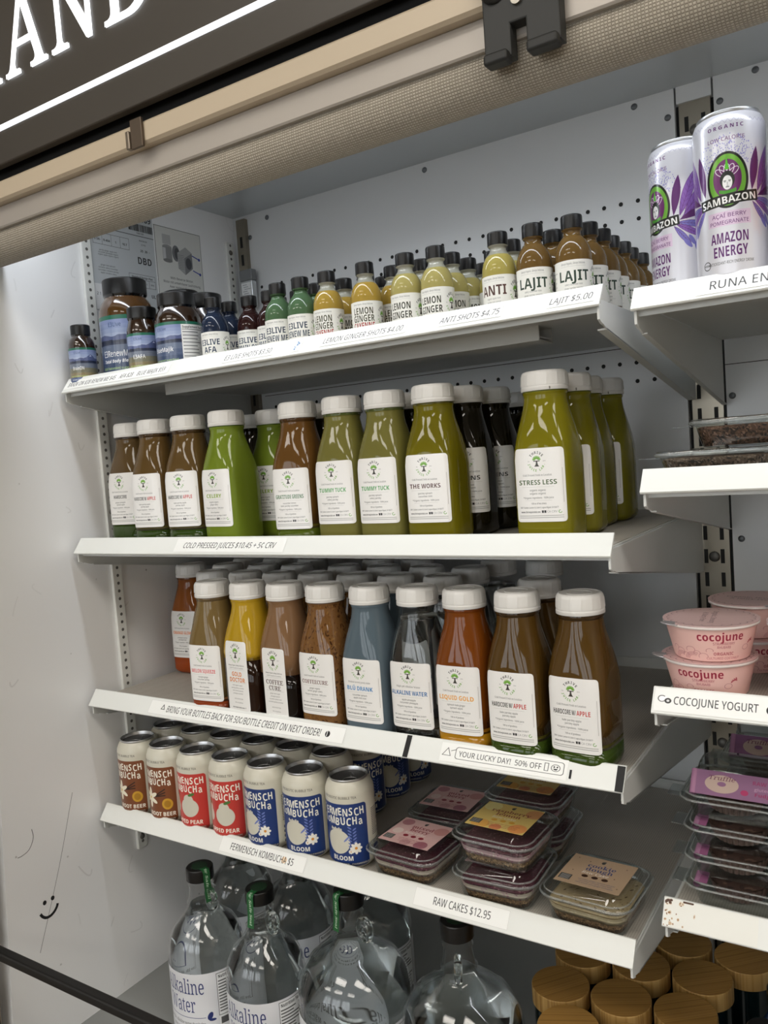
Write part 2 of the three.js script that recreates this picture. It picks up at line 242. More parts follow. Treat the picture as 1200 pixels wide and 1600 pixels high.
{ // slotted strips on the side wall, slotted upright between the bays and in the corner
  const strip = (label, z, y0, y1, w) => { const t = thing('wall_strip', label, 'shelf strip', [XW, y0, z], 0, 'punched strips on the side wall'); part('strip', rbox(0, 0.006, 0, y1 - y0, -w / 2, w / 2, 0.0012), M.shelfWhite, t);
    const hs = []; for (let y = 0.012; y < y1 - y0; y += 0.0132) hs.push(new THREE.CircleGeometry(0.0027, 12).rotateY(Math.PI / 2).translate(0.0064, y, 0)); const h = part('punched_holes', merge(hs), std(0x63625f, 0.6), t); h.userData.kind = 'stuff';
    for (const y of [0.02, (y1 - y0) * 0.52, y1 - y0 - 0.02]) part('screw', new THREE.SphereGeometry(0.005, 14, 8, 0, 7, 0, Math.PI / 2).rotateZ(-Math.PI / 2).scale(0.5, 1, 1), M.dull, t, [0.006, y, 0]); };
  strip('white punched metal strip on the side wall near the shelf front edges', -0.084, -0.615, 0.505, 0.019);
  strip('white punched metal strip on the side wall next to the rear corner', -0.43, 0.19, 0.472, 0.02);
  const up = thing('slotted_upright', 'steel upright with double slots between the two shelf bays', 'upright', [0.8732, DECK, -D]);
  part('channel', box(-0.0215, 0.0215, 0, 1.34, -0.0135, -0.004), std(0xa39c8e, 0.34, { metalness: 0.8 }), up);
  part('side_gap', merge(box(-0.0265, -0.0215, 0, 1.34, -0.0138, -0.011), box(0.0215, 0.0265, 0, 1.34, -0.0138, -0.011)), M.dark, up);
  for (let i = 0; i < 38; i++) for (const x of [-0.0115, 0.0115]) part('slot', box(x - 0.0028, x + 0.0028, 0, 0.021, -0.0041, -0.0036), M.dark, up, [0, 0.012 + i * 0.0348, 0]);
  for (const y of [1.3, 0.945, 0.683, 0.4]) part('screw', new THREE.SphereGeometry(0.008, 18, 8, 0, 7, 0, Math.PI / 2).rotateX(Math.PI / 2).scale(1, 1, 0.5), M.dull, up, [0, y, -0.004]);
  const cu = thing('corner_upright', 'narrow slotted steel upright in the rear left corner', 'upright', [0.014, DECK, -D]);
  part('channel', box(-0.011, 0.011, 0, 1.355, 0, 0.01), std(0x8f887a, 0.36, { metalness: 0.75 }), cu);
  for (let i = 24; i < 38; i++) part('slot', box(-0.003, 0.003, 0, 0.021, 0.0101, 0.0106), M.dark, cu, [0, 0.012 + i * 0.0348, 0]);
  const bx = thing('clear_tag_box', 'small clear plastic box hanging on the corner upright behind the shots', 'box', [0.03, 0.34, -D + 0.0115]);
  part('box_body', rbox(-0.014, 0.016, 0, 0.05, 0, 0.014, 0.002), phys(0xbfc3c4, 0.15, { metalness: 0.3 }), bx); part('box_top', rbox(-0.015, 0.017, 0.05, 0.072, -0.0005, 0.0145, 0.002), std(0x77797a, 0.3), bx);
  part('paper', box(-0.011, 0.013, 0.004, 0.046, 0.0141, 0.0144), std(0xffffff, 0.6, { map: tex(96, 160, (g) => { rect(g, 0, 0, 96, 160, '#e4e6e6'); for (let i = 0; i < 9; i++) rect(g, 12 + (i % 3) * 8, 12 + i * 16, 30 + rnd() * 34, 5, '#8a8c90'); }) }), bx);
}
{ // rating plate and motor diagram on the side wall
  const plate = (w, h, draw) => std(0xffffff, 0.45, { map: tex(w, h, draw) });
  const quad = (y0, y1, z0, z1, m, label, name) => { const t = thing(name, label, 'sticker', [XW, (y0 + y1) / 2, (z0 + z1) / 2], Math.PI / 2); part('printed_sheet', new THREE.BoxGeometry(z0 - z1, y1 - y0, 0.0008), [m, m, m, m, m, m][0], t, [0, 0, 0.0006]); return t; };
  quad(0.305, 0.485, -0.097, -0.235, plate(512, 660, (g, w, h) => {
    rect(g, 0, 0, w, h, '#bfc4c7'); txt(g, '1060189', 400, 40, 52, { bold: true, w: 200 }); for (let i = 0; i < 40; i++) rect(g, 310 + i * 5, 76, rnd() * 4 + 1, 46, '#222'); txt(g, '1060189', 400, 134, 16);
    rect(g, 0, 150, w, 4, '#333'); for (let i = 0; i < 4; i++) { g.strokeStyle = '#333'; g.lineWidth = 2; g.strokeRect(20 + i * 70, 185, 70, 70); txt(g, ['5 SH-', 'R-404', '1', '10.7'][i], 55 + i * 70, 225, 20, { bold: true }); }
    scribble(g, 130, 290, 200, 3, 14, '#333', 12); scribble(g, 120, 380, 180, 4, 16, '#333', 13); txt(g, 'MAXIMUM', 420, 180, 14); txt(g, '25 PSI', 420, 205, 14); txt(g, '25  26  -', 430, 245, 22, { bold: true }); txt(g, 'DBD', 420, 310, 60, { bold: true });
    g.strokeRect(280, 400, 215, 80); txt(g, 'Standard Design Plan', 388, 418, 17, { bold: true }); for (let i = 0; i < 4; i++) { g.strokeRect(280 + i * 54, 432, 54, 48); txt(g, ['100', '60', '1.5', '60%'][i], 307 + i * 54, 455, 15); }
    rect(g, 0, 500, 250, 160, '#e4e5e6'); g.strokeStyle = '#c33'; g.lineWidth = 5; g.beginPath(); g.moveTo(60, 520); g.lineTo(180, 540); g.stroke(); txt(g, '2 1 1 5', 50, 560, 24); txt(g, 'UL', 470, 530, 30, { bold: true });
  }), 'grey printed rating plate with barcode on the upper side wall', 'rating_plate');
  quad(0.348, 0.472, -0.238, -0.352, plate(512, 560, (g, w, h) => {
    rect(g, 0, 0, w, h, '#d9dad6'); g.strokeStyle = '#555'; g.lineWidth = 4; g.strokeRect(3, 3, w - 6, h - 6);
    rect(g, 80, 60, 90, 80, '#b8b9b8'); ell(g, 125, 160, 50, 18, '#999'); rect(g, 75, 160, 100, 110, '#8d8e8e'); rect(g, 78, 170, 30, 95, '#c9cacb'); ell(g, 125, 272, 50, 16, '#7b7b7b'); ell(g, 220, 200, 42, 66, '#75777a'); ell(g, 232, 200, 28, 48, '#4f5154');
    g.fillStyle = '#a9aaaa'; g.beginPath(); g.moveTo(235, 190); g.lineTo(330, 130); g.lineTo(400, 170); g.lineTo(400, 300); g.lineTo(310, 365); g.lineTo(235, 320); g.fill(); g.fillStyle = '#7e8082'; g.beginPath(); g.moveTo(310, 225); g.lineTo(400, 170); g.lineTo(400, 300); g.lineTo(310, 365); g.fill(); ell(g, 356, 265, 34, 48, '#4a4c50'); for (let i = 0; i < 9; i++) rect(g, 240, 205 + i * 14, 66, 3, '#777');
    g.strokeStyle = '#2a3f9a'; g.lineWidth = 9; for (const y of [190, 315]) { g.beginPath(); g.moveTo(400, y); g.lineTo(478, y + 22); g.stroke(); ell(g, 480, y + 23, 12, 12, '#2a3f9a'); }
    ['With Reverse Motor.', 'Motor mit umkehrbarer Laufrichtung.', 'Avec moteur réversible.', 'Con motor reversible.'].forEach((s, i) => txt(g, s, 265, 410 + i * 36, 27, { color: '#333', w: [260, 420, 290, 270][i] }));
  }), 'pale motor diagram sticker with blue arrows on the side wall', 'motor_diagram_sticker');
}
{
  const b = thing('bumper_rail', 'thin black horizontal rail low across the front of the case', 'rail', [0, -0.5735, 0.262]);
  part('bar', rbox(-0.075, XE + 0.05, -0.006, 0.006, -0.0115, 0.002, 0.003), M.black, b);
  part('support', rbox(XE + 0.01, XE + 0.04, FLOOR + 0.5735, -0.006, -0.04, -0.012, 0.002), M.black, b);
}
// ---------------------------------------------------------------- shelves
const tagMat = {};
function tagTexture(w, h, draw, bg = '#f2f3f0') { return std(0xffffff, 0.45, { map: tex(w, h, (g) => { rect(g, 0, 0, w, h, bg); draw(g, w, h); }) }); }
const TILT = -Math.atan2(0.0165, 0.022), FACE = 0.0275;
function shelf(label, x, h, w, z, back, opts = {}) {
  const t = thing('display_shelf', label, 'shelf', [x, h, z]);
  const railM = opts.rail ?? M.shelfWhite;
  const rp = [[0.0006, -0.001], [0.0014, 0.0005], [-0.0152, 0.0226], [-0.0172, 0.0226], [-0.0180, 0.0215], [-0.004, 0.003], [-0.003, 0.0], [-0.0008, -0.0016]];
  const pr = part('price_rail', prism(rp, 0, w), railM, t);
  const d = D - 0.008 + z;
  part('pan', merge(box(0.004, w - 0.004, 0.0062, 0.0078, -d, -0.012), box(0.004, w - 0.004, -0.006, 0.0078, -0.0145, -0.0125)), M.pale, t); part('back_stop', box(0.004, w - 0.004, 0.0062, 0.024, -d - 0.0014, -d), M.pale, t);
  const mg = box(0.006, w - 0.006, 0.0078, 0.009, -d + 0.002, -0.016), uv = mg.attributes.uv, p = mg.attributes.position; for (let i = 0; i < uv.count; i++) uv.setXY(i, p.getX(i) / 0.09, p.getZ(i) / 0.09); part('ribbed_mat', mg, M.mat, t);
  part('cross_channel', merge(box(0.11, w - 0.11, -0.010, 0.0062, -0.115, -0.113), box(0.11, w - 0.11, -0.010, 0.0062, -0.157, -0.155), box(0.11, w - 0.11, -0.0115, -0.010, -0.157, -0.113), box(0.11, w - 0.11, -0.008, -0.0065, -0.152, -0.118)), M.pale, t);
  for (const [bx, dir] of [[0.002, 1], [w - 0.004, -1]]) {
    const plate = prism([[-0.012, 0.006], [-0.012, -0.016], [-0.03, -0.022], [-0.444 - z, -0.086], [-0.444 - z, 0.006]], bx, bx + 0.002);
    const fl = prism([[-0.028, -0.0205], [-0.028, -0.022], [-0.436 - z, -0.0865], [-0.436 - z, -0.085]], dir > 0 ? bx : bx - 0.008, dir > 0 ? bx + 0.006 : bx + 0.002);
    const b = part('bracket', merge(plate, fl), M.pale, t); part('bracket_hook', prism([[-0.004, 0.002], [-0.004, -0.014], [-0.013, -0.018], [-0.013, 0.002]], bx, bx + 0.0025), M.pale, b);
  }
  for (const [x0, x1, m, name = 'price_label', y0 = 0.1, y1 = 0.9] of opts.tags ?? []) {
    const g = new THREE.PlaneGeometry(x1 - x0, FACE * (y1 - y0)), k = (y0 + y1) / 2;
    part(name, g, m, t, [(x0 + x1) / 2, 0.0005 + k * 0.0221 + 0.0003, 0.0014 - k * 0.0166 + 0.0004], [TILT, 0, 0]);
  }
  return t;
}
const tag = (s, w, o = {}) => tagTexture(w, 64, (g) => txt(g, s, o.x ?? w / 2, 33, o.size ?? 42, { w: o.tw ?? w * 0.93, color: '#1c1c1e', slant: o.slant ?? 0.12 }));
const blackTape = std(0x0b0b0c, 0.6);
{
  const bell = (g, x) => { g.strokeStyle = '#222'; g.lineWidth = 3; g.beginPath(); g.moveTo(x - 9, 42); g.lineTo(x, 20); g.lineTo(x + 9, 42); g.closePath(); g.stroke(); };
  shelf('top white shelf carrying supplement jars and small shot bottles', 0, HS[0], W, -0.0066, 0, { tags: [
    [0.001, 0.238, tag('BRAIN ON $38 RENEW ME $45    AFA $28    BLUE MAJIK $59', 620), 'price_label', 0.18, 0.8], [0.342, 0.432, tag('E3 LIVE SHOTS $3.50', 240), 'price_label', 0.18, 0.82], [0.508, 0.633, tag('LEMON GINGER SHOTS $4.00', 330), 'price_label', 0.18, 0.82], [0.675, 0.754, tag('ANTI SHOTS $4.75', 210), 'price_label', 0.18, 0.82], [0.806, 0.856, tag('LAJIT $5.00', 136), 'price_label', 0.18, 0.82],
    [0.462, 0.478, tagTexture(64, 64, (g) => { for (let i = 0; i < 9; i++) ell(g, 20 + rnd() * 26, 12 + i * 5, 3 + rnd() * 4, 2 + rnd() * 3, ['#5b83b5', '#88a7c9', '#3d679c'][i % 3], rnd() * 3); }), 'torn_sticker', 0.15, 0.85] ] });
  shelf('second white shelf carrying green cold pressed juices', 0, HS[1], W, 0, 0, { tags: [[0.225, 0.43, tagTexture(560, 72, (g) => txt(g, 'COLD PRESSED JUICES $10.45 + 5¢ CRV', 280, 37, 40, { w: 470, color: '#1c1c1e', slant: 0.12 }))]] });
  shelf('third white shelf carrying orange, brown and blue drinks', 0, HS[2], W, 0, 0, { tags: [
    [0.1365, 0.5033, tagTexture(960, 72, (g, w, h) => { g.strokeStyle = '#d4d5d2'; g.lineWidth = 2; g.strokeRect(2, 2, w - 4, h - 4); bell(g, 78); txt(g, 'BRING YOUR BOTTLES BACK FOR 50¢/BOTTLE CREDIT ON NEXT ORDER!', 480, 37, 44, { w: 760, color: '#1c1c1e', slant: 0.08 }); ell(g, 888, 38, 10, 13, '#1c1c1e'); rect(g, 884, 22, 3, 26, '#eee'); })],
    [0.6435, 0.8, tagTexture(440, 84, (g) => { g.strokeStyle = '#333'; g.lineWidth = 2; g.beginPath(); g.roundRect(56, 14, 372, 52, 10); g.stroke(); g.beginPath(); g.moveTo(8, 56); g.lineTo(26, 22); g.lineTo(38, 56); g.closePath(); g.stroke(); g.beginPath(); g.moveTo(38, 34); g.lineTo(56, 26); g.stroke(); txt(g, 'YOUR LUCKY DAY!  50% OFF', 212, 42, 32, { w: 288, color: '#1c1c1e' }); g.strokeRect(366, 24, 12, 32); g.beginPath(); g.arc(402, 40, 14, 0, 7); g.stroke(); ell(g, 397, 36, 2.5, 3.5, '#222'); ell(g, 407, 36, 2.5, 3.5, '#222'); g.beginPath(); g.arc(402, 42, 7, 0.1, 3); g.fill(); })],
    [0.5935, 0.6005, blackTape, 'black_tape', 0, 0.98], [0.853, 0.8615, blackTape, 'black_tape', 0, 0.98], [0.8025, 0.805, blackTape, 'ink_mark', 0.2, 0.55] ] });
  shelf('fourth white shelf carrying kombucha cans and raw cake tubs', 0, HS[3], W, 0, 0, { tags: [
    [0.262, 0.42, tagTexture(400, 72, (g, w, h) => { g.strokeStyle = '#d9dad6'; g.lineWidth = 2; g.strokeRect(2, 2, w - 4, h - 4); ell(g, 305, 36, 12, 14, '#f3d9b8'); txt(g, 'FERMENSCH KOMBUCHA $5', 200, 37, 42, { w: 296, color: '#1c1c1e' }); })],
    [0.591, 0.719, tagTexture(330, 72, (g, w, h) => { g.strokeStyle = '#d9dad6'; g.lineWidth = 2; g.strokeRect(2, 2, w - 4, h - 4); txt(g, 'RAW CAKES $12.95', 170, 37, 40, { w: 200, color: '#1c1c1e' }); })] ] });
  shelf('top white shelf of the right bay carrying purple energy cans', XR, HR[0], WR, 0, 0, { tags: [[0.06, 0.2, tag('RUNA ENERGY', 300, { size: 44, slant: 0, tw: 176, x: 112 }), 'price_label', 0.1, 0.9]] });
  shelf('second white shelf of the right bay carrying pudding tubs', XR, HR[1], WR, 0, 0);
  shelf('third white shelf of the right bay carrying pink yogurt cups', XR, HR[2], WR, 0, 0, { tags: [[0.002, 0.125, tagTexture(330, 76, (g) => { ell(g, 24, 36, 12, 10, '#fff'); g.strokeStyle = '#222'; g.lineWidth = 2; g.beginPath(); g.arc(20, 34, 10, 0.5, 5.5); g.stroke(); ell(g, 36, 40, 9, 9, '#333'); ell(g, 36, 40, 4, 4, '#ddd'); txt(g, 'COCOJUNE YOGURT', 155, 38, 36, { w: 210, color: '#151516' }); ell(g, 288, 40, 10, 13, '#222'); ell(g, 306, 42, 9, 9, '#444'); }), 'price_label', 0.08, 0.95]] });
  const rustM = std(0xffffff, 0.5, { map: tex(512, 128, (g) => { rect(g, 0, 0, 512, 128, '#e9e9e2'); for (let i = 0; i < 26; i++) { const x = rnd() * rnd() * 220, y = rnd() * 128; ell(g, x, y, 2 + rnd() * 9, 2 + rnd() * 6, `rgba(168,112,52,${0.25 + rnd() * 0.3})`, rnd() * 3); ell(g, x, y, 1 + rnd() * 3, 1 + rnd() * 2, '#5c3418'); } for (let i = 0; i < 8; i++) ell(g, i * 5, 6 + rnd() * 14, 9, 6, '#4a2d18'); for (let i = 0; i < 6; i++) ell(g, 110 + i * 9, 4, 8, 5, '#4a2d18'); }) });
  shelf('lowest white shelf of the right bay with a rusty chipped rail end', XR, HR[3], WR, 0, 0, { tags: [[0.001, 0.09, rustM, 'rust_patch', 0.02, 0.98]] });
}
// ---------------------------------------------------------------- juice bottles
const BOT = [[0, 0], [0, 0.0255, 3], [0.0012, 0.0295, 3.2], [0.0045, 0.0332, 3.8], [0.009, 0.0345, 4.2], [0.05, 0.0346, 4.2], [0.094, 0.0345, 4.2], [0.104, 0.0341, 3.8], [0.116, 0.0328, 3.2], [0.128, 0.0308, 2.7], [0.140, 0.0282, 2.3], [0.151, 0.0258, 2.05], [0.159, 0.0246, 2], [0.1645, 0.0243, 2], [0.166, 0.0252, 2], [0.1685, 0.0256, 2], [0.170, 0.0245, 2], [0.176, 0.024, 2]].map(([y, a, n = 2]) => [y, a, n]);
const capGeo = (() => { const rows = [[0.1695, 0.0255], [0.1697, 0.0268], [0.1735, 0.0268], [0.1735, 0.0268], [0.1742, 0.0262], [0.1752, 0.0262], [0.1762, 0.0267], [0.1868, 0.026], [0.1895, 0.0253], [0.1912, 0.0238], [0.1918, 0.0222], [0.1918, 0.0222], [0.1908, 0.0215], [0.1908, 0]]; return loft(rows, 144, 1, (t, y) => y > 0.1755 && y < 0.1893 ? 1 + 0.012 * 2.4 * Math.max(0, Math.cos(t * 14)) ** 14 : 1); })();
const capTop = new THREE.TorusGeometry(0.0135, 0.0005, 6, 40).rotateX(Math.PI / 2).translate(0, 0.191, 0);
const liquid = (hex, t = 0.35, o = {}) => phys(hex, 0.03, { transmission: t, thickness: 0.05, ior: 1.42, attenuationColor: new THREE.Color(hex), attenuationDistance: 0.02, ...o });
const thriveLogo = (g, cx, cy, r) => {
  arcText(g, 'THRIVE', cx, cy, r, -0.85, 0.85, r * 0.42, '#2a2a28'); arcText(g, 'JUICE LAB.', cx, cy, r, Math.PI + 1.25, Math.PI - 1.25, r * 0.36, '#6aa33a', true);
  g.fillStyle = '#2f2a22'; g.beginPath(); g.moveTo(cx - r * 0.1, cy - r * 0.05); g.quadraticCurveTo(cx - r * 0.02, cy + r * 0.3, cx - r * 0.34, cy + r * 0.55); g.lineTo(cx + r * 0.34, cy + r * 0.55); g.quadraticCurveTo(cx + r * 0.05, cy + r * 0.3, cx + r * 0.12, cy - r * 0.05); g.fill(); rect(g, cx - r * 0.42, cy - r * 0.1, r * 0.84, r * 0.09, '#2f2a22');
  for (let i = 0; i < 9; i++) { const a = -1.5 + i * 0.375; ell(g, cx + Math.sin(a) * r * 0.36, cy - r * 0.2 - Math.cos(a) * r * 0.26, r * 0.2, r * 0.07, i % 2 ? '#7db53c' : '#5f9a32', a - 1.57); }
  for (const s of [-1, 1]) txt(g, s < 0 ? 'Est.' : '2014', cx + s * r * 1.0, cy - r * 0.05, r * 0.16, { color: '#888' });
};
function juiceLabel(title, color, o = {}) {
  const [tw, th] = o.narrow ? [280, 560] : [400, 540];
  return phys(0xffffff, 0.4, { clearcoat: 0.35, clearcoatRoughness: 0.12, map: tex(tw, th, (g, w, h) => {
    rect(g, 0, 0, w, h, '#f1f0ee'); const cx = w / 2 - (o.narrow ? 0 : 12);
    if (o.narrow) {
      thriveLogo(g, cx, 95, 68); txt(g, 'Always Organic, Always Delicious', cx, 190, 15, { w: 210 }); txt(g, 'Cold Pressed on Location', cx, 212, 14, { color: '#888', w: 190 }); rect(g, 30, 226, 220, 1, '#999');
      title.split('\n').forEach((s, i) => txt(g, s, cx, 262 + i * 46, 48, { bold: true, color, font: o.font, w: o.tw?.[i] })); rect(g, 30, 330, 220, 1, '#999'); scribble(g, cx, 350, 190, 4, 22, '#777', 15); txt(g, '100% SATISFACTION', cx, 460, 13, { color: '#777' }); txt(g, '100 oz of goodness', cx, 490, 13, { color: '#777' }); txt(g, 'thrivejuicelab.com  f', cx, 530, 14, { bold: true, w: 180 });
    } else {
      thriveLogo(g, cx, 98, 66); txt(g, o.sub ?? 'Cold Pressed Fresh on Location', cx, 196, 20, { font: 'serif', color: '#666', w: 240 });
      let x = cx; const parts = title.split('|'), size = 48, tot = o.w ?? 300;
      if (parts.length > 1) { txt(g, parts[0], cx - tot / 2, 250, size, { bold: true, color, align: 'left', w: tot * 0.62 }); txt(g, parts[1], cx + tot / 2, 250, size, { bold: true, color: '#c0332f', align: 'right', w: tot * 0.36 }); } else txt(g, title, cx, 250, size, { bold: true, color, w: tot, font: o.font });
      rect(g, 55, 283, w - 134, 1, '#999'); scribble(g, cx, 306, 220, 2, 24, '#333', 20); txt(g, '*Organic Ingredients - 100% Juice', cx, 362, 18, { color: '#444', w: 250 }); rect(g, 75, 382, w - 174, 1, '#999');
      txt(g, '100 oz of ' + (o.of ?? 'goodness'), cx, 404, 18, { w: 130 }); txt(g, '3001 Golden Lantern St, Suite H, Laguna Niguel, CA 92677', cx, 434, 16, { w: 310 }); txt(g, 'www.thrivejuicelab.com', cx - 70, 466, 18, { bold: true, w: 160 }); rect(g, cx + 22, 456, 17, 18, '#222'); rect(g, cx + 43, 456, 17, 18, '#222'); txt(g, 'CA CRV', cx + 106, 466, 22, { color: '#999', w: 78 }); g.strokeStyle = '#5f9a32'; g.lineWidth = 4; g.beginPath(); g.arc(cx + 165, 466, 10, 0, 5); g.stroke();
      for (let i = 0; i < 2; i++) rect(g, 24, 492 + i * 14, w - 48, 5, '#aaa9a6'); rect(g, w - 20, 150, 3, 250, '#b5b3b0');
    }
  }) });
}
const mottled = tex(256, 256, (g) => { rect(g, 0, 0, 256, 256, '#73502c'); for (let i = 0; i < 900; i++) ell(g, rnd() * 256, rnd() * 256, 1 + rnd() * 5, 0.6 + rnd() * 1.6, ['#4d2f17', '#6e4825', '#85602f', '#3d2411'][i % 4], rnd() * 3); }, [2, 1]);
function juiceBottle(o) {   // o.layers: [top height, colour] from the base up
  const p = proto('juice_bottle', 'bottle'); let y = 0, first = true;
  if (o.layers[0][2] === 'sediment') { const [a, b] = o.layers, mix = new THREE.Color(a[1]).lerp(new THREE.Color(b[1]), 0.5).getHex(); o.layers = [a, [a[0] + 0.006, mix, 'mixing_layer'], ...o.layers.slice(1)]; }
  for (const [top, hex, name = 'juice', extra] of o.layers) { const rows = [[y, 0, 2], ...cut(BOT.slice(1), y, top), ...(top > 0.16 ? [] : [[top, 0, 2]])]; part(name, loft(rows, 56), hex.isMaterial ? hex : liquid(hex, extra ?? o.t), p); y = top; first = false; }
  if (y < 0.176) part('glass_neck', loft(cut(BOT.slice(1), y, 0.176), 56), o.neck ?? liquid(o.layers[o.layers.length - 1][1]), p);
  const c = part('cap', capGeo, M.cap, p); part('cap_ring', capTop, M.cap, c); if (o.notch) part('tamper_notch', new THREE.BoxGeometry(0.0014, 0.003, 0.001), std(0x77756f, 0.7), c, [Math.sin(o.notch ?? 0.5) * 0.0267, 0.1716, Math.cos(o.notch ?? 0.5) * 0.0267], [0, o.notch ?? 0.5, 0]);
  if (o.label) { const hw = o.narrow ? 0.55 : 0.76, y0 = o.ly ?? 0.02; part('paper_label', sticker(BOT.slice(1), -hw + (o.shift ?? 0), hw + (o.shift ?? 0), y0, y0 + (o.lh ?? 0.082), { corner: 0.0035, cols: 28 }), o.label, p); }
  return p;
}
const L = {
  hardcore: juiceLabel('HARDCORE', '#2b2b28', { w: 200 }), apple: juiceLabel('HARDCORE W/|APPLE', '#22221f'), celery: juiceLabel('CELERY', '#86a82c', { w: 220 }), gratitude: juiceLabel('GRATITUDE GREENS', '#2f6b3c', { w: 310 }),
  tummy: juiceLabel('TUMMY TUCK', '#3d9a48', { w: 290 }), works: juiceLabel('THE WORKS', '#4a2622', { w: 290 }), stress: juiceLabel('STRESS LESS', '#34511d', { w: 310, of: 'less stress' }), dark: juiceLabel('GREENS', '#22221f', { w: 240 }),
  orange: juiceLabel('ORANGE GLOW', '#e5762d', { w: 290 }), melon: juiceLabel('MELON SQUEEZE', '#d6474c', { w: 310 }), gold: juiceLabel('GOLD\nDOCTOR', '#d9782c', { narrow: true, tw: [140, 210] }), coffeeN: juiceLabel('COFFEE\nCURE', '#3b1f1c', { narrow: true, font: 'serif', tw: [220, 160] }), coffee: juiceLabel('COFFEECURE', '#5a2422', { font: 'serif', w: 300 }),
  blu: juiceLabel('BLÜ DRANK', '#3a86c4', { w: 280, sub: 'Workout recovery protein shake' }), alka: juiceLabel('ALKALINE WATER', '#2468a8', { w: 350, sub: 'High pH Alkaline Water' }), liquid: juiceLabel('LIQUID GOLD', '#e9a02e', { w: 320 }),
};
const GREEN = 0x3a4f1c;
const JB = {
  hardcore: juiceBottle({ ly: 0.031, layers: [[0.03, GREEN, 'sediment'], [0.166, 0x6f5836]], label: L.hardcore, neck: liquid(0x453628) }), apple: juiceBottle({ ly: 0.027, layers: [[0.022, GREEN, 'sediment'], [0.164, 0x765c34]], label: L.apple, neck: liquid(0x584228) }),
  apple2: juiceBottle({ layers: [[0.026, 0x41561c, 'sediment'], [0.164, 0x63481e]], label: L.apple, neck: liquid(0x4a361c), ly: 0.022 }),
  celery: juiceBottle({ t: 0.15, layers: [[0.168, 0x7b8f2e]], label: L.celery, ly: 0.026, neck: liquid(0x55731f) }), gratitude: juiceBottle({ layers: [[0.02, 0x5b6a1e, 'sediment'], [0.164, 0x7a5528]], label: L.gratitude, neck: liquid(0x5c3f20) }),
  tummy: juiceBottle({ t: 0.2, layers: [[0.166, 0x807c40]], label: L.tummy, ly: 0.026, neck: liquid(0x5c6730) }), works: juiceBottle({ layers: [[0.167, 0x837a18]], label: L.works, ly: 0.026, neck: liquid(0x5f5a18) }),
  stress: juiceBottle({ t: 0.2, layers: [[0.168, 0x867f17]], label: L.stress, ly: 0.024, notch: 0.55, neck: liquid(0x737a1e) }), dark: juiceBottle({ layers: [[0.168, 0x241f12]], label: L.dark, ly: 0.03, shift: 0.35, neck: liquid(0x1c180f) }),
  orange: juiceBottle({ layers: [[0.03, 0xb4501c, 'sediment'], [0.166, 0xa45e28]], label: L.orange, ly: 0.03, neck: liquid(0x7c4a24) }), melon: juiceBottle({ layers: [[0.02, 0xa24a26, 'sediment'], [0.164, 0x8e7648]], label: L.melon, neck: liquid(0x7a6545) }),
  gold: juiceBottle({ layers: [[0.086, 0x2a160b, 'cold_brew'], [0.17, 0xb39122, 'golden_milk', 0.0]], label: L.gold, narrow: true, ly: 0.012, lh: 0.1, neck: liquid(0xb79a35) }), coffeeN: juiceBottle({ layers: [[0.07, 0x150d0a, 'cold_brew'], [0.168, 0x806145, 'milk', 0.0]], label: L.coffeeN, narrow: true, ly: 0.006, lh: 0.1, neck: liquid(0x8c6849) }),
  coffee: juiceBottle({ layers: [[0.168, liquid(0xffffff, 0.0, { map: mottled })]], label: L.coffee, ly: 0.022, neck: liquid(0x6b4a2c) }), blu: juiceBottle({ t: 0.0, layers: [[0.17, 0x56656f]], label: L.blu, neck: liquid(0x39406a) }),
  liquid: juiceBottle({ layers: [[0.024, 0xc68e1e, 'sediment'], [0.166, 0x8c4a14]], label: L.liquid, ly: 0.022, neck: liquid(0x7c3e12) }),
};
{ // clear water bottle: glass shell full of water
  const p = proto('juice_bottle', 'bottle'); part('water', loft([[0.003, 0, 2], ...cut(BOT.slice(1), 0.004, 0.155).map(([y, a, n]) => [y, a - 0.0022, n]), [0.155, 0, 2]], 56), M.water, p); part('glass', loft([[0, 0, 2], ...BOT.slice(1)], 56), M.glass, p);
  const c = part('cap', capGeo, M.cap, p); part('cap_ring', capTop, M.cap, c); part('paper_label', sticker(BOT.slice(1), -0.76, 0.76, 0.02, 0.102, { corner: 0.0035, cols: 28 }), L.alka, p); JB.alka = p;
}
const NTH = ['first', 'second', 'third', 'fourth', 'fifth', 'sixth', 'seventh'];
const put = (kind, x, shelfY, z, turn, label, group) => place(JB[kind], label, [x, shelfY, z], turn, group);
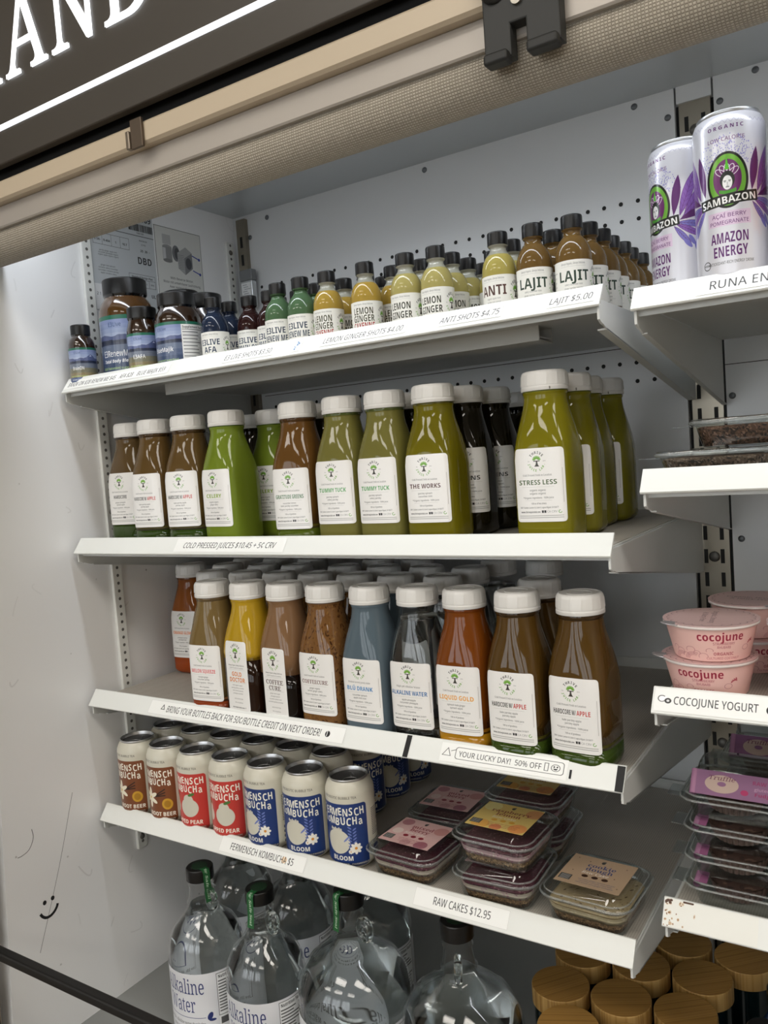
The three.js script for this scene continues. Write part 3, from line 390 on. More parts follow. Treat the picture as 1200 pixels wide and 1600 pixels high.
{
  const t = 0.12;
  put('hardcore', 0.062, S[1], -0.082, t, 'dark brown and green juice bottle nearest the side wall on the second shelf'); put('apple', 0.132, S[1], -0.07, t, 'brown juice bottle with red-lettered label, second from the side wall on the second shelf'); put('apple', 0.206, S[1], -0.07, 0.2, 'brown juice bottle left of the bright green celery bottle on the second shelf');
  put('celery', 0.284, S[1], -0.07, -0.05, 'bright green celery juice bottle at the front of the second shelf'); put('celery', 0.308, S[1], -0.146, t, 'bright green celery bottle standing behind the front row between green and brown bottles');
  put('dark', 0.22, S[1], -0.2, t, 'dark juice bottle deep behind the bright green celery bottle'); put('gratitude', 0.413, S[1], -0.075, t, 'amber brown juice bottle between celery and pale green bottles on the second shelf');
  put('tummy', 0.488, S[1], -0.075, 0.06, 'left of two pale green juice bottles on the second shelf'); put('tummy', 0.558, S[1], -0.072, 0.02, 'right of two pale green juice bottles on the second shelf'); put('works', 0.631, S[1], -0.068, 0.06, 'olive yellow juice bottle at the right end of the front group on the second shelf');
  put('dark', 0.40, S[1], -0.15, t, 'dark juice bottle right behind the amber brown juice'); put('dark', 0.552, S[1], -0.15, t, 'dark juice bottle right behind the pale green juices'); put('dark', 0.634, S[1], -0.142, 0.1, 'dark juice bottle right behind the olive yellow juice'); put('dark', 0.639, S[1], -0.216, 0.1, 'nearly black juice bottle with a narrow label showing, behind the olive yellow juice'); put('dark', 0.612, S[1], -0.37, 0, 'nearly black juice bottle at the back wall left of the lone green row');
  put('stress', 0.774, S[1], -0.072, 0.02, 'yellow green juice bottle at the front of the lone row on the second shelf'); put('stress', 0.776, S[1], -0.146, 0.1, 'yellow green juice bottle second in the lone row'); put('stress', 0.766, S[1], -0.218, 0, 'yellow green juice bottle third in the lone row'); put('stress', 0.772, S[1], -0.29, 0, 'yellow green juice bottle last in the lone row');
  // third shelf
  const F = S[2];
  put('orange', 0.041, F, -0.205, 0.1, 'orange juice bottle set back alone beside the side wall'); put('melon', 0.247, F, -0.05, 0.1, 'tan melon juice bottle at the left end of the front row, third shelf'); put('gold', 0.317, F, -0.05, -0.05, 'bottle of yellow milk above dark brew on the third shelf'); put('coffeeN', 0.384, F, -0.052, -0.05, 'bottle of tan milk above black coffee on the third shelf'); put('coffee', 0.454, F, -0.052, 0.0, 'mottled brown coffee bottle left of the blue drink'); put('blu', 0.526, F, -0.052, 0, 'slate blue drink bottle on the third shelf');
  put('alka', 0.596, F, -0.056, 0.02, 'clear glass bottle of water right of the blue drink'); put('liquid', 0.664, F, -0.052, 0.02, 'amber orange juice bottle with yellow sediment on the third shelf'); put('apple2', 0.735, F, -0.047, -0.02, 'left of two brown and green juice bottles at the right end of the third shelf'); put('apple2', 0.81, F, -0.047, -0.06, 'right of two brown and green juice bottles, at the end of the third shelf'); put('apple2', 0.728, F, -0.132, 0.1, 'brown and green juice bottle behind the pair at the right end of the third shelf');
  const rows = [[-0.137, [[0.162, 'melon'], [0.233, 'gold'], [0.303, 'coffeeN'], [0.373, 'coffee'], [0.444, 'coffee'], [0.515, 'blu'], [0.588, 'alka']]], [-0.213, [[0.124, 'orange'], [0.205, 'melon'], [0.276, 'coffeeN'], [0.372, 'coffee'], [0.446, 'coffee'], [0.52, 'alka'], [0.592, 'alka']]], [-0.288, [[0.102, 'coffee'], [0.172, 'coffee'], [0.25, 'dark'], [0.386, 'dark'], [0.461, 'dark'], [0.6, 'alka'], [0.672, 'alka']]]];
  rows.forEach(([z, list], i) => list.forEach(([x, k], j) => put(k, x, F, z + (rnd() - 0.5) * 0.004, 0.1, `white capped bottle ${NTH[j]} from the left in the ${['second', 'third', 'rearmost'][i]} row of the third shelf`, ['second row bottles on the third shelf', 'third row bottles on the third shelf', 'rearmost bottles on the third shelf'][i])));
}
// ---------------------------------------------------------------- two-ounce shot bottles on the top shelf
const SHOT = [[0, 0.0165], [0.001, 0.0182], [0.003, 0.0193], [0.006, 0.0197], [0.054, 0.0197], [0.060, 0.0193], [0.066, 0.0178], [0.0715, 0.0152], [0.0755, 0.0121], [0.078, 0.0102], [0.080, 0.0094], [0.083, 0.0092], [0.0835, 0.0108], [0.085, 0.0112], [0.086, 0.0108], [0.092, 0.0095]].map(([y, a]) => [y, a, 2]);
const shotCap = loft([[0.0852, 0.0112], [0.0853, 0.0118], [0.0985, 0.0116], [0.0998, 0.0110], [0.1002, 0.0098], [0.1002, 0.0098], [0.1002, 0]], 90, 1, (t, y) => y > 0.086 && y < 0.0985 ? 1 + 0.02 * Math.cos(t * 30) : 1);
function shotLabel(lines, colors, o = {}) {
  return phys(0xffffff, 0.42, { clearcoat: 0.2, map: tex(640, 220, (g, w, h) => { rect(g, 0, 0, w, h, '#f0efe8'); txt(g, 'Always Organic, Always Delicious', 300, 20, 17, { font: 'serif', color: '#777', w: 230 }); rect(g, 180, 36, 240, 1, '#aaa');
    const n = lines.length, sz = o.size ?? 60; lines.forEach((s, i) => txt(g, s, 300, (n === 1 ? 92 : n === 2 ? 80 : 66) + i * (n === 3 ? 50 : 58), n === 1 ? 84 : sz, { bold: true, color: colors[i] ?? colors[0], w: o.w?.[i] }));
    rect(g, 180, n === 3 ? 186 : 176, 240, 1, '#aaa'); if (n < 3) scribble(g, 300, n === 1 ? 140 : 190, 210, n === 1 ? 3 : 1, 22, '#8a8a86', 17); else txt(g, '2 fl oz of wellness', 300, 202, 16, { color: '#999' });
    thriveLogo(g, 540, 105, 62); scribble(g, 80, 60, 120, 5, 26, '#999', 15); }) });
}
const glassRim = phys(0xe8ecec, 0.05, { transmission: 1, thickness: 0 });
function shot(hex, label, o = {}) {
  const p = proto('shot_bottle', 'bottle'), top = o.fill ?? 0.074; part('liquid', loft([[0, 0, 2], ...cut(SHOT, 0, top), [top, 0, 2]], 36), liquid(hex, o.t ?? 0.25), p);
  part('glass_neck', loft(cut(SHOT, top, 0.092), 36), o.clear ? phys(o.neck ?? 0xd8d8c8, 0.1, { clearcoat: 1, transmission: 0.5, thickness: 0 }) : liquid(o.neck ?? hex), p);
  part('cap', shotCap, M.blackCap, p); part('paper_label', sticker(SHOT, -1.75, 1.95, 0.009, 0.0495, { corner: 0, cols: 44, lines: 2 }), label, p); return p;
}
const blueInk = '#1f3350', SB = {
  afa: shot(0x29344a, shotLabel(['E3LIVE', 'AFA'], [blueInk], { w: [270, 170] })), brain: shot(0x38201f, shotLabel(['E3LIVE', 'BRAIN ON'], [blueInk], { w: [270, 290] })), renew: shot(0x5c7c58, shotLabel(['E3LIVE', 'RENEW ME'], ['#22344a'], { w: [270, 310] }), { fill: 0.083 }),
  cay: shot(0xc2a24a, shotLabel(['LEMON', 'GINGER', 'CAYENNE'], ['#3c3a20', '#3c3a20', '#a32a2c'], { w: [240, 250, 255] }), { clear: true }), lem: shot(0xc4b872, shotLabel(['LEMON', 'GINGER'], ['#2e2e1c'], { w: [245, 260] }), { clear: true }), anti: shot(0xc4b664, shotLabel(['ANTI'], ['#4a2a22'], { w: [270] }), { clear: true }), laj: shot(0x7c6034, shotLabel(['LAJIT'], ['#273c2e'], { w: [300] }), { fill: 0.078 }),
};
{
  const q = (k, x, z, turn, label, group) => place(SB[k], label, [x, S[0], z], turn, group);
  q('afa', 0.281, -0.066, 0.3, 'dark blue shot bottle at the front beside the supplement jars'); q('afa', 0.273, -0.108, 0.5, 'dark blue shot bottle behind the front dark blue shot'); q('brain', 0.32, -0.1, 0.35, 'maroon shot bottle with cream label right of the dark blue shots'); q('brain', 0.362, -0.096, 0.3, 'maroon shot bottle just left of the green shots');
  q('renew', 0.399, -0.07, 0.3, 'left of two green shot bottles on the top shelf'); q('renew', 0.442, -0.066, 0.2, 'right of two green shot bottles on the top shelf'); q('cay', 0.485, -0.067, 0.15, 'amber yellow shot with red lettering next to the green shots'); q('cay', 0.546, -0.066, 0.3, 'amber yellow shot with red lettering next to the pale lemon shots');
  q('lem', 0.605, -0.067, 0.05, 'left of two pale lemon shot bottles at the shelf front'); q('lem', 0.648, -0.067, 0.0, 'right of two pale lemon shot bottles at the shelf front'); q('anti', 0.729, -0.068, 0.02, 'pale yellow shot bottle standing alone left of the brown shots');
  q('laj', 0.772, -0.067, 0.25, 'brown shot bottle second from the right end of the top shelf front'); q('laj', 0.817, -0.068, 0.3, 'brown shot bottle at the right front corner of the top shelf'); q('laj', 0.779, -0.112, 0.2, 'brown shot bottle behind and between the two front brown shots');
  ['second', 'third', 'fourth', 'fifth', 'sixth', 'seventh'].forEach((n, i) => q('laj', 0.82 + (i % 2) * 0.002, -0.1125 - i * 0.0415, 0.3, `brown shot bottle ${n} from the front in the right hand column`));
  q('lem', 0.603, -0.111, 0.3, 'pale lemon shot in the second row behind the left front lemon shot'); q('lem', 0.646, -0.111, 0.6, 'pale lemon shot second in the right lemon column'); q('lem', 0.647, -0.154, 0.6, 'pale lemon shot third in the right lemon column'); q('lem', 0.65, -0.197, 0.6, 'pale lemon shot fourth in the right lemon column');
  q('cay', 0.475, -0.12, 0.8, 'amber shot behind the left red-lettered shot'); q('cay', 0.517, -0.112, 0.5, 'amber shot behind and between the two red-lettered shots'); q('cay', 0.56, -0.111, 0.5, 'amber shot behind the right red-lettered shot'); q('lem', 0.517, -0.156, 0.4, 'pale lemon shot in the third row behind the red-lettered shots'); q('renew', 0.432, -0.113, 0.4, 'green shot bottle in the second row');
  q('brain', 0.387, -0.13, 0.4, 'maroon shot bottle behind the left green shot'); q('brain', 0.342, -0.142, 0.4, 'maroon shot bottle in the third row by the supplement jars'); q('anti', 0.726, -0.113, 0.3, 'pale yellow shot behind the lone pale yellow shot'); q('anti', 0.687, -0.147, 0.3, 'pale yellow shot in the third row right of the lemon column'); q('laj', 0.735, -0.156, 0.3, 'brown shot bottle in the third row behind the pale yellow shots');
}
// ---------------------------------------------------------------- supplement jars
function lakeLabel(title, sub, o = {}) {
  return phys(0xffffff, 0.3, { clearcoat: 0.5, clearcoatRoughness: 0.1, map: tex(720, 340, (g, w, h) => {
    const sky = ['#8593bd', '#8d9cc2', '#98a6c8', '#a6b3cf']; sky.forEach((c, i) => rect(g, 0, 22 + i * 24, w, 26, c)); rect(g, 0, 0, w, 22, '#1d6a52');
    g.fillStyle = '#55608a'; g.beginPath(); g.moveTo(0, 120); for (let x = 0; x <= w; x += 12) g.lineTo(x, 112 - 34 * Math.exp(-((((x % 360) - 170) / 60) ** 2)) - 5 * Math.sin(x * 0.05) - rnd() * 5); g.lineTo(w, 150); g.lineTo(0, 150); g.fill();
    for (const x of [170, 530]) { g.fillStyle = '#dfe4f2'; g.beginPath(); g.moveTo(x - 16, 92); g.lineTo(x, 76); g.lineTo(x + 16, 92); g.lineTo(x, 88); g.fill(); }
    rect(g, 0, 134, w, 26, '#2c3650'); for (let i = 0; i < 60; i++) rect(g, rnd() * w, 130 + rnd() * 12, 20 + rnd() * 40, 8, '#222b42'); const lake = o.amber ? ['#6f7888', '#76745f', '#877a58', '#4c5f8a'] : ['#66738c', '#4e5d7c', '#3b4c6c', '#2c3b5a']; lake.forEach((c, i) => rect(g, 0, 158 + i * 46, w, 48, c)); for (let i = 0; i < 120; i++) rect(g, rnd() * w, 165 + rnd() * 170, 10 + rnd() * 40, 2, `rgba(200,210,235,${rnd() * 0.3})`);
    txt(g, 'E3Live', o.cx ?? 370, 50, 30, { color: '#24406c' }); txt(g, title, o.cx ?? 370, 205, 46, { color: '#fff', w: o.tw }); if (sub) txt(g, sub, o.cx ?? 370, 246, 24, { color: '#fff', bold: true, slant: 0.15 });
    txt(g, 'Wild-harvested superfood', o.cx ?? 370, 282, 20, { color: '#bfe38a' }); txt(g, 'DIETARY SUPPLEMENT', o.cx ?? 370, 318, 20, { color: '#fff' });
    if (o.facts) { rect(g, 478, 22, 200, 318, '#f1f1ee'); txt(g, 'Supplement Facts', 486, 42, 24, { bold: true, align: 'left', w: 180 }); rect(g, 484, 58, 188, 4, '#222'); for (let i = 0; i < 9; i++) { rect(g, 486, 76 + i * 26, 90 + rnd() * 80, 7, '#77777a'); rect(g, 484, 92 + i * 26, 188, 1, '#999'); } }
  }) });
}
function jar(r, h, label, o = {}) {
  const p = proto('supplement_jar', 'jar'), bh = h * (o.body ?? 0.62), nr = r * (o.neck ?? 0.66), ch = h * (o.cap ?? 0.17), rows = [[0, r * 0.9], [0.003, r * 0.985], [0.006, r], [bh, r], [bh + (h - ch - bh) * 0.3, r * 0.985], [bh + (h - ch - bh) * 0.62, r * 0.9], [bh + (h - ch - bh) * 0.88, nr * 1.06], [h - ch, nr], [h - ch * 0.6, nr * 0.95]].map(([y, a]) => [y, a, 2]);
  part('amber_glass', loft([[0, 0, 2], ...rows], 44), phys(o.glass ?? 0x2c1a0c, 0.15, { clearcoat: 1, clearcoatRoughness: 0.03 }), p);
  const y0 = h - ch, cr = nr * 1.1; const c = part('lid', loft([[y0, cr * 0.96], [y0 + 0.0005, cr], [h - 0.002, cr], [h - 0.0005, cr * 0.97], [h, cr * 0.92], [h, cr * 0.92], [h, 0]], 96, 1, (t, y) => y > y0 + 0.003 && y < h - 0.003 ? 1 + 0.012 * Math.cos(t * 36) : 1), M.blackCap, p);
  part('seal_band', loft([[y0 - ch * 0.12, nr * 1.04], [y0 + ch * 0.05, cr * 1.01]], 40), phys(0x101011, 0.12, { clearcoat: 1 }), c);
  part('printed_label', sticker(rows, -2.2, 2.2, 0.006, bh * 0.99, { corner: 0, cols: 52, lines: 2 }), label, p); return p;
}
{
  const q = (p, label, x, z, turn) => place(p, label, [x, S[0], z], turn);
  q(jar(0.0205, 0.096, lakeLabel('BrainON', '', { amber: true, tw: 150 })), 'small amber supplement jar nearest the side wall on the top shelf', 0.0205, -0.036, 0.45);
  q(jar(0.043, 0.164, lakeLabel('E3RenewMe!', 'Total Body Blend', { tw: 200 }), { neck: 0.72, cap: 0.16, body: 0.64, glass: 0x50330f }), 'large amber supplement jar with lake label, tallest on the top shelf', 0.072, -0.088, 0.3);
  q(jar(0.0245, 0.104, lakeLabel('E3AFA', '', { tw: 130, amber: true }), { neck: 0.8 }), 'small amber supplement jar in front of the large amber jar', 0.151, -0.048, 0.4);
  q(jar(0.034, 0.116, lakeLabel('BlueMajik', '', { facts: true, tw: 170, cx: 330 }), { neck: 0.74 }), 'medium supplement jar with white facts panel beside the dark blue shots', 0.212, -0.062, 0.18);
  const back = jar(0.036, 0.15, lakeLabel('E3AFA', '', { tw: 160 }), { neck: 0.72 }); q(back, 'tall dark supplement jar behind the small and medium jars', 0.112, -0.17, 0.5);
  q(jar(0.033, 0.128, lakeLabel('BlueMajik', '', { tw: 170 }), { neck: 0.8 }), 'dark supplement jar behind the medium jar with the facts panel', 0.19, -0.14, 0.5);
}
// ---------------------------------------------------------------- kombucha cans
function canProto(base, r, h, rim, wrap, o = {}) {
  const p = proto(base, 'can'), k = o.shoulder ?? 0.016;
  const rows = [[0, r * 0.70], [0.001, r * 0.74], [0.006, r * 0.9], [0.011, r * 0.99], [0.0135, r], [h - k - 0.004, r], [h - k, r * 0.985], [h - k * 0.5, (r + rim) * 0.5], [h - 0.0035, rim * 0.985]].map(([y, a]) => [y, a, 2]);
  const body = loft([[0, 0, 2], ...rows], 64), uv = body.attributes.uv; part('printed_body', body, wrap, p);
  const lid = part('lid_rim', loft([[h - 0.0042, rim * 0.985], [h - 0.003, rim * 1.02], [h - 0.0008, rim * 1.03], [h, rim * 1.0], [h - 0.0006, rim * 0.965], [h - 0.0055, rim * 0.93]], 64), M.alu, p);
  part('lid_panel', loft([[h - 0.0055, rim * 0.93], [h - 0.0058, rim * 0.84], [h - 0.0048, rim * 0.8], [h - 0.0048, 0]], 64), M.aluDark, p);
  const tabShape = new THREE.Shape(); tabShape.absellipse(0, 0, 0.0075, 0.0115, 0, 7); const hole = new THREE.Path(); hole.absellipse(0, -0.005, 0.004, 0.0042, 0, 7); tabShape.holes.push(hole);
  part('pull_tab', new THREE.ExtrudeGeometry(tabShape, { depth: 0.0012, bevelEnabled: true, bevelSize: 0.0005, bevelThickness: 0.0004, bevelSegments: 2 }).rotateX(-Math.PI / 2).rotateY(o.tab ?? 0.6).translate(0, h - 0.0044, 0), M.alu, p);
  part('mouth_score', new THREE.TorusGeometry(0.009, 0.0004, 6, 28).rotateX(Math.PI / 2).scale(1, 1, 0.8).rotateY(o.tab ?? 0.6).translate(Math.sin(o.tab ?? 0.6) * 0.012, h - 0.0046, Math.cos(o.tab ?? 0.6) * 0.012), M.alu, p);
  return p;
}
const CREAM = '#d2cfc0';
function kombuchaWrap(bg, draw, name, sub) {
  return phys(0xffffff, 0.34, { clearcoat: 0.3, clearcoatRoughness: 0.2, map: tex(1024, 600, (g, w, h) => {
    rect(g, 0, 0, w, h, CREAM); txt(g, 'PROBIOTIC BUBBLE TEA', 512, 92, 24, { color: '#44423c', w: 240 });
    const x0 = 326, y0 = 134, pw = 372, ph = 440; g.fillStyle = bg; g.beginPath(); g.roundRect(x0, y0, pw, ph, 24); g.fill();
    [...'FERMENSCH'].forEach((c, i) => txt(g, c, x0 + 40 + i * 37, y0 + 52 + (i % 2) * 6 - 2, 74, { color: '#f2efe2', bold: true, turn: ((i * 37) % 7 - 3) * 0.03, stretch: 0.74 })); [...'KOMBUCHa'].forEach((c, i) => txt(g, c, x0 + 50 + i * 39, y0 + 116 + (i % 2) * 6 - 2, i === 1 ? 56 : 74, { color: '#f2efe2', bold: true, turn: ((i * 53) % 7 - 3) * 0.03, stretch: 0.74 }));
    g.save(); g.translate(x0, y0 + 22); draw(g); g.restore();
    txt(g, name, 512, y0 + 372, 42, { color: '#f2efe2', bold: true }); txt(g, sub, 512, y0 + 412, 20, { color: '#f2efe2', bold: true });
    for (let i = 0; i < 16; i++) rect(g, 740, 200 + i * 12, 50 + rnd() * 60, 5, '#4b4a50'); for (let i = 0; i < 4; i++) { g.fillStyle = '#3c4668'; g.beginPath(); g.roundRect(745, 420 + i * 34, 80, 24, 10); g.fill(); } for (let i = 0; i < 12; i++) rect(g, 180, 200 + i * 22, 110, 6, '#77756c');
  }) });
}
const daisy = (g, x, y, r) => { for (let i = 0; i < 8; i++) { const a = i * Math.PI / 4; ell(g, x + Math.cos(a) * r * 0.62, y + Math.sin(a) * r * 0.62, r * 0.42, r * 0.26, '#f3f0e6', a); } ell(g, x, y, r * 0.24, r * 0.24, '#d8923a'); };
const KC = {
  beer: canProto('kombucha_can', 0.0333, 0.1225, 0.0262, kombuchaWrap('#7a4526', (g) => { for (let i = 0; i < 3; i++) { g.strokeStyle = '#2e1a10'; g.lineWidth = 9; g.beginPath(); g.moveTo(190, 215); g.quadraticCurveTo(240 + i * 14, 180 + i * 10, 290, 150 + i * 26); g.stroke(); } for (const a of [-1.57, -0.5, 0.5, 1.57, 2.7, 3.7]) ell(g, 150 + Math.cos(a) * 36, 225 + Math.sin(a) * 42, 40, 16, '#f0e9d2', a); ell(g, 150, 225, 10, 10, '#d9b24a'); ell(g, 300, 270, 42, 44, '#c99a2e'); ell(g, 300, 270, 26, 28, '#a87a1e'); }, 'SODA ROOT BEER', 'SARSAPARILLA . VANILLA . GINGER')),
  pear: canProto('kombucha_can', 0.0333, 0.1225, 0.0262, kombuchaWrap('#c23a33', (g) => { ell(g, 88, 240, 38, 52, CREAM); ell(g, 92, 190, 20, 30, CREAM); ell(g, 225, 240, 76, 72, CREAM); ell(g, 222, 180, 42, 42, CREAM); ell(g, 250, 138, 28, 11, '#4c7a3a', -0.3); ell(g, 90, 152, 18, 8, '#4c7a3a', 0.5); }, 'HOPPED PEAR', 'BARTLETT PEAR & CASCADE HOPS')),
  bloom: canProto('kombucha_can', 0.0333, 0.1225, 0.0262, kombuchaWrap('#1c3773', (g) => { ell(g, 160, 238, 86, 84, CREAM); for (let i = 0; i < 6; i++) ell(g, 118 + i * 14, 150 + (i % 2) * 6, 7, 12, CREAM); for (let i = 0; i < 14; i++) { ell(g, 262 + (i % 2 ? 16 : -16), 140 + i * 11, 15, 5, '#6f7fc0', i % 2 ? -0.6 : 0.6); } ell(g, 225, 215, 6, 30, '#6f7fc0', 0.8); daisy(g, 282, 282, 40); daisy(g, 246, 304, 16); }, 'BLOOM', 'BLUEBERRY . LAVENDER . CHAMOMILE')),
};
{
  const q = (k, x, z, turn, label, group) => place(KC[k], label, [x, S[3], z], turn, group), t = -0.05;
  q('beer', 0.052, -0.046, t, 'brown labelled kombucha can at the left end of the front row'); q('beer', 0.121, -0.046, t, 'brown labelled kombucha can next to the red cans'); q('pear', 0.189, -0.046, t, 'red kombucha can next to the brown cans'); q('pear', 0.258, -0.045, 0.08, 'red kombucha can next to the blue cans'); q('bloom', 0.328, -0.045, -0.1, 'blue kombucha can next to the red cans'); q('bloom', 0.397, -0.048, 0.22, 'middle one of the three front blue kombucha cans'); q('bloom', 0.469, -0.053, 0.15, 'rightmost front blue kombucha can beside the cake tubs');
  [[0.05, 'beer'], [0.118, 'beer'], [0.183, 'pear'], [0.252, 'pear'], [0.321, 'bloom'], [0.39, 'bloom']].forEach(([x, k], i) => q(k, x, -0.1165, 0.1, `kombucha can ${NTH[i]} from the side wall in the second row of cans`, 'kombucha cans in the second row'));
  q('bloom', 0.396, -0.188, 0.75, 'blue kombucha can third from the front in the right column'); q('bloom', 0.398, -0.258, 0.75, 'blue kombucha can fourth from the front in the right column'); q('bloom', 0.398, -0.328, 0.75, 'blue kombucha can at the back of the right column');
}
// ---------------------------------------------------------------- energy cans
function energyWrap(main, deep, soft, orange) {
  return phys(0xffffff, 0.28, { metalness: 0.25, clearcoat: 0.4, clearcoatRoughness: 0.12, map: tex(1024, 820, (g, w, h) => {
    rect(g, 0, 0, w, h, '#d9d9e0'); g.save(); g.translate(512 * 0.2, 0); g.scale(0.8, 0.8); for (let i = -4; i < 36; i++) { g.strokeStyle = '#b6b4c6'; g.lineWidth = 3; g.beginPath(); g.moveTo(i * 32, 70); g.lineTo(i * 32 + 16, 50); g.lineTo(i * 32 + 32, 70); g.stroke(); }
    txt(g, 'O R G A N I C', 512, 92, 30, { bold: true, color: deep, w: 200 }); txt(g, 'LOW CALORIE', 512, 160, 32, { color: deep, w: 210 });
    for (let i = 0; i < 260; i++) { const a = rnd() * 3.14, r = 60 + rnd() * 150; ell(g, 512 + Math.cos(a) * r * 0.9, 340 - Math.sin(a) * r, 2, 4, soft); }
    const feather = (x, y, len, a, c) => { g.save(); g.translate(x, y); g.rotate(a); g.fillStyle = c; g.beginPath(); g.moveTo(0, 0); g.quadraticCurveTo(-len * 0.2, -len * 0.55, 0, -len); g.quadraticCurveTo(len * 0.2, -len * 0.55, 0, 0); g.fill(); g.strokeStyle = deep; g.lineWidth = 2; g.stroke(); g.beginPath(); g.moveTo(0, 0); g.lineTo(0, -len * 0.95); g.stroke(); for (let i = 1; i < 9; i++) { g.lineWidth = 1; g.beginPath(); g.moveTo(0, -len * i / 10); g.lineTo(len * 0.07, -len * (i + 0.8) / 10); g.moveTo(0, -len * i / 10); g.lineTo(-len * 0.07, -len * (i + 0.8) / 10); g.stroke(); } g.restore(); };
    for (const s of [-1, 1]) { for (const [dx, y, len, a, c] of [[150, 470, 250, 0.15, deep], [190, 480, 300, 0.35, main], [215, 490, 280, 0.6, main], [200, 500, 240, 0.9, main], [190, 505, 230, 1.2, deep], [170, 520, 210, 1.75, soft], [165, 530, 190, 2.1, main], [150, 540, 170, 2.5, soft]]) feather(512 + s * dx * 0.9, y, len, s * a, c); for (const [dx, y, a] of [[240, 640, 0.5], [270, 690, 0.3], [215, 660, 0.7]]) ell(g, 512 + s * dx, y, 13, 36, soft, -s * a); }
    ell(g, 512, 400, 116, 164, '#1b1d1a'); ell(g, 512, 400, 102, 150, '#6fae3c'); ell(g, 512, 392, 78, 112, '#6a2a66'); for (const a of [-0.9, -0.45, 0, 0.45, 0.9]) { g.strokeStyle = '#e9e3ea'; g.lineWidth = 4; g.beginPath(); g.ellipse(512 + Math.sin(a) * 44, 380 - Math.cos(a) * 40, 16, 34, a, 0, 7); g.stroke(); } g.fillStyle = '#5ac22e'; g.beginPath(); g.moveTo(500, 340); g.lineTo(512, 260); g.lineTo(524, 340); g.fill(); ell(g, 512, 400, 40, 52, '#1b1d1a'); ell(g, 512, 416, 27, 42, '#ececea'); for (const e of [-1, 1]) { rect(g, 512 + e * 13 - 7, 403, 14, 3, '#222'); rect(g, 512 + e * 13 - 5, 409, 10, 3, '#444'); } rect(g, 510, 412, 3, 16, '#999'); rect(g, 507, 432, 10, 3, '#777'); rect(g, 503, 439, 18, 4, '#333'); for (let i = 0; i < 9; i++) ell(g, 470 + i * 10.5, 464 + 8 * Math.sin(i * 0.39), 6, 12, '#4a9a2e');
    g.save(); g.translate(512, 512); g.rotate(-0.06); rect(g, -168, -32, 336, 64, '#1b1d1a'); txt(g, 'SAMBAZON', 0, 2, 58, { bold: true, color: '#f4f4f2', w: 320 }); g.restore();
    rect(g, 392, 580, 240, 84, orange ? '#f0d0c0' : '#dcc6dc'); txt(g, orange ? 'ORANGE' : 'AÇAÍ BERRY', 512, 604, 32, { color: deep, w: 190 }); txt(g, orange ? 'MANGO' : 'POMEGRANATE', 512, 644, 32, { color: deep, w: 220 });
    txt(g, 'AMAZON', 512, 735, 84, { bold: true, color: deep, w: 215 }); txt(g, 'ENERGY', 512, 815, 84, { bold: true, color: deep, w: 195 }); txt(g, 'ANTIOXIDANT-RICH ENERGY DRINK', 512, 880, 24, { color: '#444', w: 260 }); g.strokeStyle = '#222'; g.lineWidth = 4; g.beginPath(); g.arc(370, 880, 24, 0, 7); g.stroke(); txt(g, 'USDA', 370, 878, 16, { bold: true });
    g.restore(); rect(g, 880, 80, 90, 700, '#e8e8ea'); g.strokeStyle = '#777'; g.lineWidth = 2; g.strokeRect(880, 80, 90, 700); txt(g, 'NUTRITION FACTS', 925, 240, 34, { bold: true, turn: Math.PI / 2 }); for (let i = 0; i < 26; i++) rect(g, 888, 420 + i * 13, 74, 5, '#86848c');
  }) });
}
{
  const a = canProto('energy_can', 0.0325, 0.162, 0.0272, energyWrap('#8a5fb4', '#5b2468', '#7d78c4'), { shoulder: 0.011 }), b = canProto('energy_can', 0.0325, 0.162, 0.0272, energyWrap('#e08a5a', '#a8452a', '#e6a98a', true), { shoulder: 0.011 });
  place(a, 'purple and silver energy can at the left end of the right bay', [0.928, R[0] + 0.0004, -0.09], -0.72); place(a, 'front purple and silver energy can with its emblem facing out', [0.982, R[0], -0.046], 0.08); place(b, 'orange and silver energy can right of the purple cans', [1.05, R[0], -0.04], 0.1);
}
// ---------------------------------------------------------------- raw cakes in clear tubs
const crumb = (base, spots, n) => tex(256, 128, (g) => { rect(g, 0, 0, 256, 128, base); for (let i = 0; i < n; i++) ell(g, rnd() * 256, rnd() * 128, 2 + rnd() * 7, 2 + rnd() * 4, spots[i % spots.length], rnd() * 3); }, [1, 1]);
const rimM = phys(0xdfe3e3, 0.06, { transmission: 0.8, thickness: 0, ior: 1.6 });
const bead = (y, hx, hz, r, b = 0.0016) => tub([[y - b, hx, hz, r], [y - b * 0.5, hx + b * 0.8, hz + b * 0.8, r + b * 0.8], [y, hx + b, hz + b, r + b], [y + b * 0.5, hx + b * 0.8, hz + b * 0.8, r + b * 0.8], [y + b, hx, hz, r]]);
function cakeLabel(bg, blobs, lines, ink, dots) {
  return phys(0xffffff, 0.4, { map: tex(400, 360, (g, w, h) => { rect(g, 0, 0, w, h, bg); blobs.forEach(([x, y, r, c]) => ell(g, x, y, r, r, c)); ell(g, 200, 46, 12, 16, '#333'); ell(g, 206, 34, 8, 8, '#555');
    lines.forEach((s, i) => txt(g, s, 210, 104 + i * 46, 54, { font: 'serif', bold: true, color: ink })); txt(g, 'Raw Cake', 200, 196, 36, { font: 'serif', color: '#eee8e0', slant: 0.2 }); for (let i = 0; i < 3; i++) ell(g, 150 + i * 62, 238, 20, 16, dots); rect(g, 12, 262, 72, 62, '#22241f'); for (let i = 0; i < 5; i++) rect(g, 18, 270 + i * 11, 60, 3, '#ddd'); scribble(g, 240, 280, 270, 3, 20, ink, 15); }) });
}
